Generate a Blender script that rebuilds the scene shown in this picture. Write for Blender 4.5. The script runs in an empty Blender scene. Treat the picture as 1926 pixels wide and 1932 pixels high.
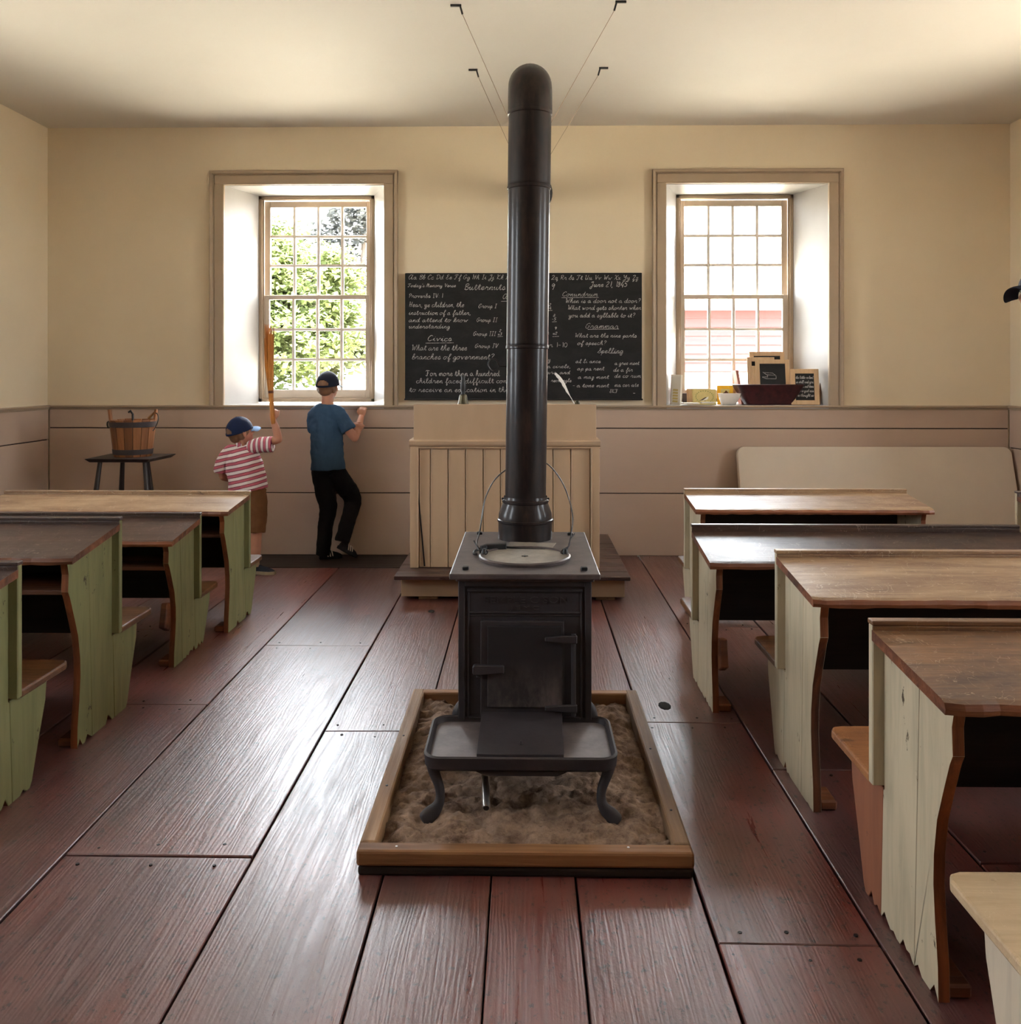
import bpy, bmesh, math, random
from math import sin, cos, pi, radians as R
from mathutils import Vector as V, Matrix as M, noise as NZ
random.seed(7)
C = bpy.context.scene.collection
sc = bpy.context.scene

# ------------------------------------------------------------------ camera, sky, sun, exposure
YAW = 0.91
cam_d = bpy.data.cameras.new('camera'); cam = bpy.data.objects.new('camera', cam_d); C.objects.link(cam)
cam.location = (0, 0, 1.4); cam.rotation_euler = (R(90), 0, R(YAW))
cam_d.sensor_fit = 'HORIZONTAL'; cam_d.sensor_width = 36; cam_d.lens = 1700*36/1926
cam_d.shift_y = -(966-705)/1926; cam_d.clip_start = .05; cam_d.clip_end = 300
sc.camera = cam
w = bpy.data.worlds.new('sky'); sc.world = w; w.use_nodes = True
nt = w.node_tree; bg = nt.nodes['Background']
bg.inputs['Color'].default_value = (.87, .925, 1.0, 1); bg.inputs['Strength'].default_value = 1.0
sun_d = bpy.data.lights.new('sun', 'SUN'); sun_d.energy = 7.0; sun_d.angle = R(1.0); sun_d.color = (1, .95, .87)
sun = bpy.data.objects.new('sun', sun_d); C.objects.link(sun)
sun.rotation_euler = V((-.45, .12, -1.0)).to_track_quat('-Z', 'Y').to_euler(); sun.location = (9, -3, 12)
vs = sc.view_settings
sc.display_settings.display_device = 'sRGB'
vs.view_transform = 'Standard'; vs.look = 'None'; vs.gamma = 1; vs.use_curve_mapping = False
vs.exposure = 5.15
sc.cycles.use_denoising = True; sc.cycles.max_bounces = 10; sc.cycles.diffuse_bounces = 7
sc.cycles.transparent_max_bounces = 12; sc.cycles.sample_clamp_indirect = 8; sc.cycles.caustics_reflective = False

def portal(loc, rot, sx, sy):        # importance portals in the window openings: guide the sampling of the sky, give no light
    d = bpy.data.lights.new('window_portal', 'AREA'); d.shape = 'RECTANGLE'; d.size = sx; d.size_y = sy
    d.cycles.is_portal = True
    o = bpy.data.objects.new('window_portal', d); C.objects.link(o); o.location = loc; o.rotation_euler = rot
SIDE_Y = (4.35, 1.9)           # side windows, outside the frame
REAR_X = ()                          # the wall behind the camera has no windows
XL, XR, YB, YF, ZC = -3.71, 3.71, 6.95, -3.0, 3.31
for cx in (-1.705, 1.705): portal((cx, YB+.5, 2.0), (R(-90), 0, 0), .95, 1.7)
for cx in REAR_X: portal((cx, YF-.5, 2.0), (R(90), 0, 0), .95, 1.7)
for yy in SIDE_Y:
    portal((XL-.5, yy, 2.0), (R(90), 0, R(-90)), .95, 1.7)
    portal((XR+.5, yy, 2.0), (R(90), 0, R(90)), .95, 1.7)

# ------------------------------------------------------------------ helpers
def at(px, py, Y):                   # point of the photograph -> point in the room at depth Y
    a = R(YAW); xc = (px-963)/1700; zc = (705-py)/1700
    rx = xc*cos(a)-sin(a); ry = xc*sin(a)+cos(a); t = Y/ry
    return V((rx*t, Y, 1.4+zc*t))
WL = {}                              # world origin of every parent
class MB:
    def __init__(s): s.v = []; s.f = []; s.m = []; s.X = M.Identity(4)
    def add(s, vs_, fs, mi=0):
        n = len(s.v); s.v += [tuple(s.X @ V(p)) for p in vs_]
        for k, f in enumerate(fs):
            s.f.append([i+n for i in f]); s.m.append(mi[k] if isinstance(mi, list) else mi)
        return s
    def box(s, a, b, mi=0):
        (x0, y0, z0), (x1, y1, z1) = a, b
        return s.add([(x0,y0,z0),(x1,y0,z0),(x1,y1,z0),(x0,y1,z0),(x0,y0,z1),(x1,y0,z1),(x1,y1,z1),(x0,y1,z1)],
            [(0,3,2,1),(4,5,6,7),(0,1,5,4),(1,2,6,5),(2,3,7,6),(3,0,4,7)], mi)
    def hexa(s, p, mi=0):            # 8 points, bottom ring then top ring
        return s.add(p, [(0,3,2,1),(4,5,6,7),(0,1,5,4),(1,2,6,5),(2,3,7,6),(3,0,4,7)], mi)
    def prism(s, poly, c0, c1, ax=0, mi=0, edge=None):    # polygon in the two other axes, extruded along ax
        n = len(poly)
        def P(q, c): return (c, q[0], q[1]) if ax == 0 else ((q[0], c, q[1]) if ax == 1 else (q[0], q[1], c))
        v = [P(q, c0) for q in poly]+[P(q, c1) for q in poly]
        f = [list(range(n))[::-1], list(range(n, 2*n))]+[(i, (i+1) % n, (i+1) % n+n, i+n) for i in range(n)]
        area = sum(poly[i][0]*poly[(i+1) % n][1]-poly[(i+1) % n][0]*poly[i][1] for i in range(n))
        flip = (area < 0) ^ (c1 < c0) ^ (ax == 1)
        if flip: f = [tuple(reversed(q)) for q in f]
        e = mi if edge is None else edge
        return s.add(v, f, [mi, mi]+[e]*n)
    def loft(s, rings, mi=0, cap=True, closed=True):
        n = len(rings[0]); v = [p for r in rings for p in r]; f = []
        for i in range(len(rings)-1):
            for j in range(n if closed else n-1):
                k = (j+1) % n; f.append((i*n+j, i*n+k, (i+1)*n+k, (i+1)*n+j))
        if cap: f += [tuple(range(n))[::-1], tuple(range((len(rings)-1)*n, len(rings)*n))]
        return s.add(v, f, mi)
    def tube(s, pts, r, n=10, mi=0, cap=True):
        pts = [V(p) for p in pts]; rs = r if isinstance(r, (list, tuple)) else [r]*len(pts)
        up = None; rings = []
        for i, p in enumerate(pts):
            t = (pts[min(i+1, len(pts)-1)]-pts[max(i-1, 0)]).normalized()
            if up is None: up = V((0,0,1)) if abs(t.z) < .9 else V((0,1,0))
            a = up.cross(t).normalized(); b = t.cross(a).normalized(); up = b
            rr = rs[i] if isinstance(rs[i], (tuple, list)) else (rs[i], rs[i])
            rings.append([p+a*cos(2*pi*k/n)*rr[0]+b*sin(2*pi*k/n)*rr[1] for k in range(n)])
        return s.loft(rings, mi, cap)
    def lathe(s, prof, c=(0,0,0), n=28, mi=0):           # (r, z) profile about a vertical axis
        v = []; f = []
        for r, z in prof: v += [(c[0]+r*cos(2*pi*k/n), c[1]+r*sin(2*pi*k/n), c[2]+z) for k in range(n)]
        for i in range(len(prof)-1):
            for k in range(n): j = (k+1) % n; f.append((i*n+k, i*n+j, (i+1)*n+j, (i+1)*n+k))
        return s.add(v, f, mi)
    def ell(s, c, r, rot=None, n=16, mi=0):
        c = V(c); rot = rot or M.Identity(3); m = n//2; v = [c+rot@V((0,0,r[2]))]
        for i in range(1, m):
            t = pi*i/m; v += [c+rot@V((r[0]*sin(t)*cos(2*pi*k/n), r[1]*sin(t)*sin(2*pi*k/n), r[2]*cos(t))) for k in range(n)]
        v.append(c-rot@V((0,0,r[2]))); L = len(v)-1; f = []
        for k in range(n): f.append((0, 1+k, 1+(k+1) % n))
        for i in range(m-2):
            for k in range(n): a = 1+i*n; f.append((a+k, a+n+k, a+n+(k+1) % n, a+(k+1) % n))
        a = 1+(m-2)*n
        for k in range(n): f.append((a+k, L, a+(k+1) % n))
        return s.add(v, f, mi)
    def build(s, name, mats, parent=None, bevel=0, smooth=None, seg=1, origin=None):
        me = bpy.data.meshes.new(name)
        pw = WL[parent.name] if parent else V((0,0,0))
        o0 = V(origin) if origin else pw
        me.from_pydata([tuple(V(p)-o0) for p in s.v], [], s.f)
        for i, p in enumerate(me.polygons): p.material_index = s.m[i]
        if not isinstance(mats, (list, tuple)): mats = [mats]
        for m in mats: me.materials.append(m)
        bm = bmesh.new(); bm.from_mesh(me)
        bmesh.ops.recalc_face_normals(bm, faces=bm.faces)
        if bevel:
            es = [e for e in bm.edges if len(e.link_faces) == 2 and e.calc_face_angle(0) > .5]
            bmesh.ops.bevel(bm, geom=es, offset=bevel, segments=seg, affect='EDGES', profile=.5, clamp_overlap=True)
        bm.to_mesh(me); bm.free()
        if smooth:
            me.polygons.foreach_set('use_smooth', [True]*len(me.polygons)); me.set_sharp_from_angle(angle=R(smooth))
        o = bpy.data.objects.new(name, me); C.objects.link(o)
        if parent: o.parent = parent
        o.location = o0-pw; WL[o.name] = o0
        return o
def thing(name, label, cat, loc=(0,0,0), group=None):
    o = bpy.data.objects.new(name, None); C.objects.link(o); o.location = loc; o.empty_display_size = .1
    WL[o.name] = V(loc); o['label'] = label; o['category'] = cat
    if group: o['group'] = group
    return o
def tag(o, label, cat=None, group=None, kind=None):
    o['label'] = label
    if cat: o['category'] = cat
    if group: o['group'] = group
    if kind: o['kind'] = kind
    return o
def struct(o): o['kind'] = 'structure'; return o
def cr(pts, k=4):                    # Catmull-Rom smoothing
    pts = [V(p) for p in pts]; out = []
    for i in range(len(pts)-1):
        p0 = pts[max(i-1, 0)]; p1 = pts[i]; p2 = pts[i+1]; p3 = pts[min(i+2, len(pts)-1)]
        for j in range(k):
            t = j/k
            out.append(.5*((2*p1)+(p2-p0)*t+(2*p0-5*p1+4*p2-p3)*t*t+(3*p1-p0-3*p2+p3)*t**3))
    return out+[pts[-1]]

# ------------------------------------------------------------------ materials
class NT:
    def __init__(s, name):
        s.m = bpy.data.materials.new(name); s.m.use_nodes = True; s.n = s.m.node_tree.nodes; s.l = s.m.node_tree.links
        s.b = s.n['Principled BSDF']; s._c = None
    def new(s, t, **k):
        x = s.n.new(t)
        for a, b in k.items(): setattr(x, a, b)
        return x
    def co(s, scale=(1,1,1), rand=False):
        tc = s.new('ShaderNodeTexCoord'); mp = s.new('ShaderNodeMapping'); s.l.new(tc.outputs['Object'], mp.inputs[0])
        mp.inputs['Scale'].default_value = scale
        if rand:
            oi = s.new('ShaderNodeObjectInfo'); vm = s.new('ShaderNodeVectorMath', operation='SCALE'); cv = s.new('ShaderNodeCombineXYZ')
            for i in range(3): s.l.new(oi.outputs['Random'], cv.inputs[i])
            s.l.new(cv.outputs[0], vm.inputs[0]); vm.inputs['Scale'].default_value = 37.0; s.l.new(vm.outputs[0], mp.inputs['Location'])
        return mp.outputs[0]
    def noise(s, co, scale=5, detail=6, rough=.6, dist=0):
        x = s.new('ShaderNodeTexNoise'); s.l.new(co, x.inputs['Vector'])
        x.inputs['Scale'].default_value = scale; x.inputs['Detail'].default_value = detail
        x.inputs['Roughness'].default_value = rough; x.inputs['Distortion'].default_value = dist
        return x.outputs[0]
    def ramp(s, fac, stops):
        x = s.new('ShaderNodeValToRGB'); s.l.new(fac, x.inputs[0]); e = x.color_ramp.elements
        while len(e) < len(stops): e.new(.5)
        for i, (p, c) in enumerate(stops):
            e[i].position = p; e[i].color = (c, c, c, 1) if isinstance(c, (int, float)) else (*c, 1)
        return x.outputs[0]
    def mix(s, fac, a, b, mode='MIX'):
        x = s.new('ShaderNodeMix', data_type='RGBA', blend_type=mode)
        for i, q in ((0, fac), (6, a), (7, b)):
            if isinstance(q, bpy.types.NodeSocket): s.l.new(q, x.inputs[i])
            elif i == 0: x.inputs[0].default_value = q
            else: x.inputs[i].default_value = (*q, 1)
        return x.outputs[2]
    def col(s, c):
        if isinstance(c, bpy.types.NodeSocket): s.l.new(c, s.b.inputs['Base Color'])
        else: s.b.inputs['Base Color'].default_value = (*c, 1)
    def rough(s, r):
        if isinstance(r, bpy.types.NodeSocket): s.l.new(r, s.b.inputs['Roughness'])
        else: s.b.inputs['Roughness'].default_value = r
    def bump(s, h, st=.2, d=.01):
        x = s.new('ShaderNodeBump'); x.inputs['Strength'].default_value = st; x.inputs['Distance'].default_value = d
        s.l.new(h, x.inputs['Height']); s.l.new(x.outputs[0], s.b.inputs['Normal'])
    def spec(s, v): s.b.inputs['Specular IOR Level'].default_value = v

def mat_paint(name, c, c2=None, rough=.55, sc_=6, bump=.08, spec=.3, streak=(1,1,1)):
    n = NT(name); co = n.co(streak); a = n.noise(co, sc_, 6, .6)
    c2 = c2 or tuple(x*.86 for x in c)
    n.col(n.mix(n.ramp(a, [(.35, 0), (.7, 1)]), c, c2)); n.rough(rough); n.spec(spec)
    n.bump(n.noise(co, sc_*8, 4, .6), bump, .004); return n.m
def mat_wood(name, c, c2, dark=None, rough=.4, axis=0, grain=40, bump=.25, spec=.5, wear=None, wamt=.6, rand=True):
    n = NT(name); s_ = [1.0, 1.0, 1.0]
    for i in range(3): s_[i] = .06 if i == axis else 1.0
    co = n.co(s_, rand); g = n.noise(co, grain, 7, .65, .6); big = n.noise(co, grain*.18, 4, .6, .5)
    c0 = n.mix(n.ramp(g, [(.3, 0), (.7, 1)]), c, c2)
    if dark: c0 = n.mix(n.ramp(big, [(.42, 0), (.68, 1)]), c0, dark)
    if wear:
        co2 = n.co((1,1,1), rand); wn = n.noise(co2, 5, 8, .7); c0 = n.mix(n.ramp(wn, [(wamt-.06, 0), (wamt+.06, 1)]), c0, wear)
    n.col(c0); n.spec(spec)
    n.rough(n.ramp(g, [(.2, rough-.1), (.8, rough+.14)])); n.bump(g, bump, .006); return n.m

MT = {}
MT['plaster'] = mat_paint('wall_plaster', (.72, .615, .455), (.68, .575, .415), .8, 1.2, .12, .15)
MT['ceiling'] = mat_paint('ceiling_plaster', (.67, .64, .59), (.645, .61, .56), .7, .9, .18, .2)
MT['wainscot'] = mat_paint('wainscot_paint', (.50, .375, .295), (.46, .34, .265), .5, 2.5, .1, .3, (.3, 1, 1))
MT['trim'] = mat_paint('trim_paint', (.40, .305, .215), (.36, .275, .19), .45, 4, .06, .35)
MT['white'] = mat_paint('reveal_paint', (.40, .385, .365), (.37, .35, .33), .4, 4, .06, .4)
MT['sash'] = mat_paint('sash_paint', (.60, .52, .43), (.54, .46, .37), .45, 6, .05, .35)
MT['muntin'] = mat_paint('muntin_glare_paint', (.85, .79, .72), None, .45)  # lighter than the sash: veiling glare put into the muntin colour
MT['lectern'] = mat_paint('lectern_paint', (.44, .305, .195), (.39, .27, .17), .5, 5, .1, .3, (1, 1, .3))
def floor_mat():
    n = NT('floor_paint'); co = n.co((1, .05, 1), True); co2 = n.co((1, .4, 1), True); co3 = n.co((1, .6, 1), True)
    g = n.noise(co, 45, 8, .66, .8); big = n.noise(co2, 2.2, 5, .6, .4); sp = n.noise(co3, 60, 5, .75)
    wv = n.new('ShaderNodeTexWave', wave_type='BANDS', bands_direction='X'); n.l.new(n.co((1, .10, 1), True), wv.inputs[0])
    wv.inputs['Scale'].default_value = 22; wv.inputs['Distortion'].default_value = 20; wv.inputs['Detail'].default_value = 3
    wv.inputs['Detail Scale'].default_value = .7
    ring = n.ramp(wv.outputs[1], [(.0, 0), (.5, .5), (1, 1)])
    c = n.mix(n.ramp(big, [(.42, 0), (.60, 1)]), (.165, .038, .028), (.085, .030, .029))
    c = n.mix(n.ramp(g, [(.42, 0), (.72, .8)]), c, (.15, .078, .07))
    c = n.mix(n.ramp(sp, [(.575, 0), (.63, .9)]), c, (.010, .006, .006))
    oi = n.new('ShaderNodeObjectInfo'); c = n.mix(n.ramp(oi.outputs['Random'], [(0, .0), (1, .35)]), c, (.06, .034, .028))
    n.col(c); n.spec(1.0); n.b.inputs['Coat Weight'].default_value = .22; n.b.inputs['Coat Roughness'].default_value = .4
    n.rough(n.mix(n.ramp(big, [(.3, 0), (.7, 1)]), n.ramp(g, [(.25, .20), (.75, .48)]), n.ramp(g, [(.25, .26), (.75, .54)])))
    h = n.mix(.18, g, ring); h2 = n.mix(.35, h, sp); n.bump(h2, .5, .004); return n.m
MT['floor'] = floor_mat()
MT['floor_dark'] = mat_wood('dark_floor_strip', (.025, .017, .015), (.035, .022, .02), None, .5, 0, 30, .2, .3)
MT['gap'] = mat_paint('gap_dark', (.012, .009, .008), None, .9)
def desk_paint(name, c, c2, chip):
    n = NT(name); co = n.co((1, 1, .12), True); co3 = n.co((1, 1, .55), True)
    g = n.noise(co, 30, 6, .6, .3); b = n.noise(co3, 4, 6, .65); ch = n.noise(co3, 13, 8, .72)
    k = n.mix(n.ramp(b, [(.35, 0), (.7, 1)]), c, c2)
    k = n.mix(n.ramp(g, [(.45, .0), (.75, .5)]), k, tuple(x*.5 for x in c))
    k = n.mix(n.ramp(ch, [(.645, 0), (.67, 1)]), k, chip)
    n.col(k); n.rough(.55); n.spec(.3); n.bump(g, .2, .004); return n.m
MT['green'] = desk_paint('green_desk_paint', (.18, .18, .076), (.215, .205, .095), (.035, .02, .011))
MT['cream'] = desk_paint('cream_desk_paint', (.50, .43, .30), (.42, .36, .25), (.06, .04, .022))
MT['cream2'] = desk_paint('plain_cream_paint', (.60, .52, .40), (.55, .47, .36), (.40, .33, .24))
MT['rust'] = desk_paint('red_brown_paint', (.25, .095, .05), (.21, .08, .042), (.05, .02, .012))
MT['edge'] = mat_wood('bare_edge_wood', (.30, .088, .026), (.12, .036, .012), (.03, .011, .005), .6, 2, 28, .6, .3)
MT['edge_x'] = mat_wood('bare_edge_wood_x', (.24, .078, .028), (.10, .032, .013), (.03, .011, .006), .55, 0, 28, .6, .35)
def top_mat(name, c, c2, dk, pale, rough=.27):
    n = NT(name); co = n.co((.05, 1, 1), True); co2 = n.co((.35, 1, 1), True); co3 = n.co((.6, 1.5, 1), True)
    g = n.noise(co, 60, 8, .72, .7); b = n.noise(co2, 4, 6, .7, .3); s_ = n.noise(co3, 7, 9, .8, 2.5); sl_ = n.noise(n.co((1.2, .8, 1), True), 9, 2.5, .5, 1.8)
    k = n.mix(n.ramp(g, [(.35, 0), (.65, 1)]), c, c2); k = n.mix(n.ramp(b, [(.4, 0), (.66, .9)]), k, dk)
    sc2 = n.mix(1.0, n.ramp(sl_, [(.494, 0), (.50, .8), (.506, 0)]), n.ramp(s_, [(.45, 0), (.55, 1)]), 'MULTIPLY'); k = n.mix(sc2, k, pale); k = n.mix(n.ramp(s_, [(.60, 0), (.66, .8)]), k, tuple(x*.45 for x in dk))
    n.col(k); n.spec(.5); n.rough(n.ramp(b, [(.2, rough-.05), (.8, rough+.2)])); n.bump(n.mix(.4, g, s_), .35, .005); return n.m
MT['top'] = top_mat('worn_desk_top', (.26, .125, .048), (.115, .048, .018), (.045, .018, .009), (.42, .31, .21), .36)
MT['top_dark'] = top_mat('dark_desk_top', (.075, .036, .024), (.042, .021, .016), (.022, .012, .010), (.34, .27, .22), .30)
MT['seat'] = top_mat('worn_seat', (.17, .07, .024), (.09, .036, .013), (.04, .017, .008), (.2, .12, .07), .33)
MT['seat_orange'] = top_mat('orange_worn_seat', (.36, .15, .05), (.25, .10, .035), (.16, .06, .025), (.42, .22, .10), .4)
MT['seat_pale'] = top_mat('pale_worn_seat', (.58, .43, .27), (.48, .35, .21), (.42, .28, .15), (.66, .52, .36), .5)
MT['top_worn_sheen'] = top_mat('pale_worn_sheen_desk_top', (.40, .27, .155), (.25, .145, .075), (.12, .055, .028), (.55, .44, .32), .36)  # pale worn wood, with whitish window sheen mixed into its colour
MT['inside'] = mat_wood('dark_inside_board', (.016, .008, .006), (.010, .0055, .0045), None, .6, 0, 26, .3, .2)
def iron(name, c, c2, rough, metal=.0, sc_=14, bump=.25, spec=.45):
    n = NT(name); co = n.co(); a = n.noise(co, sc_, 7, .7); n.col(n.mix(n.ramp(a, [(.4, 0), (.68, 1)]), c, c2))
    n.rough(rough); n.b.inputs['Metallic'].default_value = metal; n.spec(spec); n.bump(n.noise(co, sc_*7, 5, .7), bump, .002); return n.m
MT['iron'] = iron('cast_iron', (.020, .0155, .0175), (.030, .0235, .026), .6)
MT['iron_dusty'] = iron('dusty_iron', (.10, .082, .082), (.17, .145, .14), .5, 0, 9, .3)
def ash_iron():
    n = NT('ash_smeared_iron'); tc = n.new('ShaderNodeTexCoord'); sx = n.new('ShaderNodeSeparateXYZ'); n.l.new(tc.outputs['Object'], sx.inputs[0])
    co = n.co((1, 1, .5)); a = n.noise(co, 16, 7, .7); z = n.ramp(sx.outputs[2], [(.22, .75), (.40, .0)]); mu = n.mix(1.0, z, n.ramp(a, [(.38, .15), (.62, 1)]), 'MULTIPLY')
    n.col(n.mix(mu, (.014, .011, .012), (.16, .125, .115))); n.rough(.65); n.spec(.35); n.bump(n.noise(co, 90, 4, .7), .25, .002); return n.m
MT['ash_iron'] = ash_iron()
MT['iron_top'] = iron('stove_top_iron', (.06, .046, .046), (.11, .087, .083), .42, .1, 11, .3)
MT['griddle'] = iron('griddle_iron', (.24, .205, .165), (.15, .125, .105), .6, 0, 16, .4)
def pipe_mat():
    n = NT('stove_pipe_metal'); co = n.co((1, 1, .16)); a = n.noise(co, 22, 7, .7); b = n.noise(n.co(), 9, 7, .7)
    c = n.mix(n.ramp(a, [(.45, 0), (.72, 1)]), (.010, .0062, .006), (.034, .019, .014)); c = n.mix(n.ramp(b, [(.5, 0), (.75, .6)]), c, (.006, .005, .005))
    n.col(c); n.b.inputs['Metallic'].default_value = .0; n.rough(n.ramp(a, [(.3, .4), (.8, .65)])); n.spec(.16); n.b.inputs['Coat Weight'].default_value = .22; n.b.inputs['Coat Roughness'].default_value = .16; n.bump(b, .15, .003); return n.m
MT['pipe'] = pipe_mat()
MT['black'] = iron('black_iron', (.007, .0065, .007), (.012, .011, .011), .5)
MT['wire'] = iron('thin_wire', (.30, .22, .15), (.24, .18, .12), .4, .3)
MT['steel'] = iron('bright_steel', (.55, .53, .50), (.42, .40, .38), .28, .9, 20, .1)
MT['tray'] = mat_wood('tray_wood', (.33, .165, .07), (.19, .085, .035), (.07, .032, .016), .6, 0, 26, .4, .3)
MT['tray_y'] = mat_wood('tray_wood_y', (.42, .26, .14), (.27, .15, .075), (.12, .07, .04), .6, 1, 26, .4, .3)
MT['tray_dark'] = mat_wood('tray_base_wood', (.03, .019, .014), (.018, .012, .01), None, .7, 0, 26, .4, .2)
def sand_mat():
    n = NT('sand'); co = n.co(); a = n.noise(co, 9, 9, .75); b = n.noise(co, 90, 4, .7)
    c = n.mix(n.ramp(a, [(.35, 0), (.66, 1)]), (.10, .06, .042), (.36, .25, .18)); n.col(n.mix(n.ramp(b, [(.6, 0), (.7, .6)]), c, (.06, .04, .03)))
    n.rough(.95); n.spec(.1); n.bump(n.mix(.5, a, b), .8, .012); return n.m
MT['sand'] = sand_mat()
def slate_mat():
    n = NT('blackboard_slate'); co = n.co((1, 1, 1.6)); a = n.noise(co, 5, 8, .7, .6)
    n.col(n.mix(n.ramp(a, [(.4, 0), (.75, 1)]), (.006, .006, .0065), (.017, .016, .016))); n.rough(.6); n.spec(.3); return n.m
MT['slate'] = slate_mat()
def chalk_mat():
    n = NT('chalk'); a = n.noise(n.co(), 60, 5, .8)
    n.col(n.mix(n.ramp(a, [(.35, 0), (.65, 1)]), (.18, .17, .165), (.62, .60, .57))); n.rough(.9); n.spec(.1); return n.m
MT['chalk'] = chalk_mat()
MT['platform'] = mat_wood('platform_boards', (.085, .036, .028), (.055, .026, .023), (.03, .017, .016), .3, 0, 30, .3, .6)
MT['stool'] = mat_wood('black_stool_wood', (.018, .013, .013), (.028, .018, .017), None, .4, 0, 26, .3, .5)
MT['stave'] = mat_wood('bucket_stave', (.36, .145, .05), (.22, .085, .03), (.15, .055, .02), .5, 2, 30, .4, .4)
MT['hoop'] = iron('dark_hoop', (.05, .036, .036), (.035, .026, .026), .5)
MT['plastic'] = mat_paint('table_plastic', (.62, .53, .43), (.58, .495, .40), .5, 3, .05, .35)
MT['brass'] = iron('bell_brass', (.10, .085, .05), (.06, .05, .032), .4, .6)
MT['feather'] = mat_paint('quill_white', (.85, .83, .80), None, .7)
MT['skin'] = mat_paint('skin', (.47, .225, .145), (.43, .20, .125), .55, 8, .03, .35)
MT['skin'].node_tree.nodes['Principled BSDF'].inputs['Subsurface Weight'].default_value = .12
MT['skin'].node_tree.nodes['Principled BSDF'].inputs['Subsurface Radius'].default_value = (.02, .008, .005)
MT['hair'] = mat_paint('brown_hair', (.20, .10, .05), (.13, .065, .035), .5, 40, .4, .4, (1, 1, .1))
MT['navy'] = mat_paint('navy_cap', (.009, .012, .026), (.007, .010, .02), .7, 20, .1, .2)
MT['royal'] = mat_paint('blue_cap', (.007, .015, .055), (.006, .012, .042), .7, 20, .1, .2)
MT['sky_cap'] = mat_paint('pale_blue_brim', (.20, .34, .62), (.17, .30, .56), .7, 20, .1, .2)
def cloth(name, c, c2, sc_=9):
    n = NT(name); co = n.co((1, 1, .6)); a = n.noise(co, sc_, 3, .5, .8)
    n.col(n.mix(n.ramp(a, [(.35, 0), (.7, 1)]), c, c2)); n.rough(.85); n.spec(.15); n.bump(a, .6, .02); return n.m
MT['tee'] = cloth('blue_tee_cloth', (.042, .085, .145), (.030, .064, .115))
MT['blackcloth'] = cloth('black_trouser_cloth', (.009, .009, .011), (.006, .006, .008))
MT['khaki'] = cloth('brown_shorts_cloth', (.19, .085, .035), (.14, .06, .025))
MT['shoe'] = cloth('dark_shoe', (.014, .015, .02), (.02, .022, .03), 30)
MT['shoewhite'] = mat_paint('shoe_stripe', (.72, .66, .58), None, .6)
MT['sole'] = mat_paint('tan_sole', (.30, .24, .15), None, .7)
MT['sock'] = mat_paint('sock', (.42, .30, .20), None, .9)
def stripes(name, dirv, freq, off=0):
    n = NT(name); tc = n.new('ShaderNodeTexCoord'); d = n.new('ShaderNodeVectorMath', operation='DOT_PRODUCT')
    ns = n.new('ShaderNodeTexNoise'); n.l.new(tc.outputs['Object'], ns.inputs[0]); ns.inputs['Scale'].default_value = 7; ns.inputs['Detail'].default_value = 2
    n.l.new(tc.outputs['Object'], d.inputs[0]); d.inputs[1].default_value = dirv
    ma = n.new('ShaderNodeMath', operation='MULTIPLY_ADD'); n.l.new(d.outputs['Value'], ma.inputs[0]); ma.inputs[1].default_value = freq
    mb = n.new('ShaderNodeMath', operation='MULTIPLY_ADD'); n.l.new(ns.outputs[0], mb.inputs[0]); mb.inputs[1].default_value = .35; mb.inputs[2].default_value = off
    n.l.new(mb.outputs[0], ma.inputs[2])
    fr = n.new('ShaderNodeMath', operation='FRACT'); n.l.new(ma.outputs[0], fr.inputs[0])
    x = n.new('ShaderNodeValToRGB'); x.color_ramp.interpolation = 'CONSTANT'; n.l.new(fr.outputs[0], x.inputs[0]); e = x.color_ramp.elements
    wh = (.70, .60, .58, 1); pk = (.46, .115, .15, 1); dk = (.14, .022, .05, 1)
    st = [(0, wh), (.44, dk), (.53, pk), (.91, dk)]
    while len(e) < 4: e.new(.5)
    for i, (p, c) in enumerate(st): e[i].position = p; e[i].color = c
    n.l.new(x.outputs[0], n.b.inputs['Base Color']); n.rough(.85); n.spec(.15); n.bump(n.noise(n.co(), 12, 3, .5, .6), .5, .015); return n.m
MT['stripe'] = stripes('striped_shirt', (-.24, 0, 1), 23, .15)
MT['stripe_s'] = stripes('striped_sleeve', (1, 0, .05), 27, .1)
MT['straw'] = mat_wood('broom_straw', (.62, .26, .05), (.42, .15, .025), (.28, .09, .02), .6, 2, 60, .4, .3)
MT['stick'] = mat_wood('broom_handle', (.36, .19, .07), (.27, .13, .05), None, .5, 2, 40, .2, .4)
MT['slatewood'] = mat_wood('slate_frame_wood', (.62, .43, .25), (.52, .34, .19), None, .5, 2, 40, .2, .4)
MT['slatewood_d'] = mat_wood('dark_frame_edge', (.20, .09, .045), (.14, .06, .03), None, .5, 2, 40, .2, .4)
MT['pan'] = iron('red_brown_tin', (.075, .018, .02), (.030, .011, .012), .45, .2, 22, .2)
MT['paper'] = mat_paint('paper', (.80, .76, .68), (.74, .70, .60), .8)
MT['yellow'] = mat_paint('yellow_cover', (.66, .53, .22), (.58, .46, .18), .6, 30)
MT['orange'] = mat_paint('orange_cover', (.85, .48, .03), (.75, .38, .02), .6, 30)
MT['ink'] = mat_paint('print_ink', (.10, .07, .05), None, .7)
MT['inkgreen'] = mat_paint('print_green', (.28, .30, .10), None, .7)
MT['china'] = mat_paint('white_china', (.82, .76, .68), None, .25)
MT['pinkbook'] = mat_paint('red_book_cloth', (.38, .15, .11), None, .7)
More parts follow.
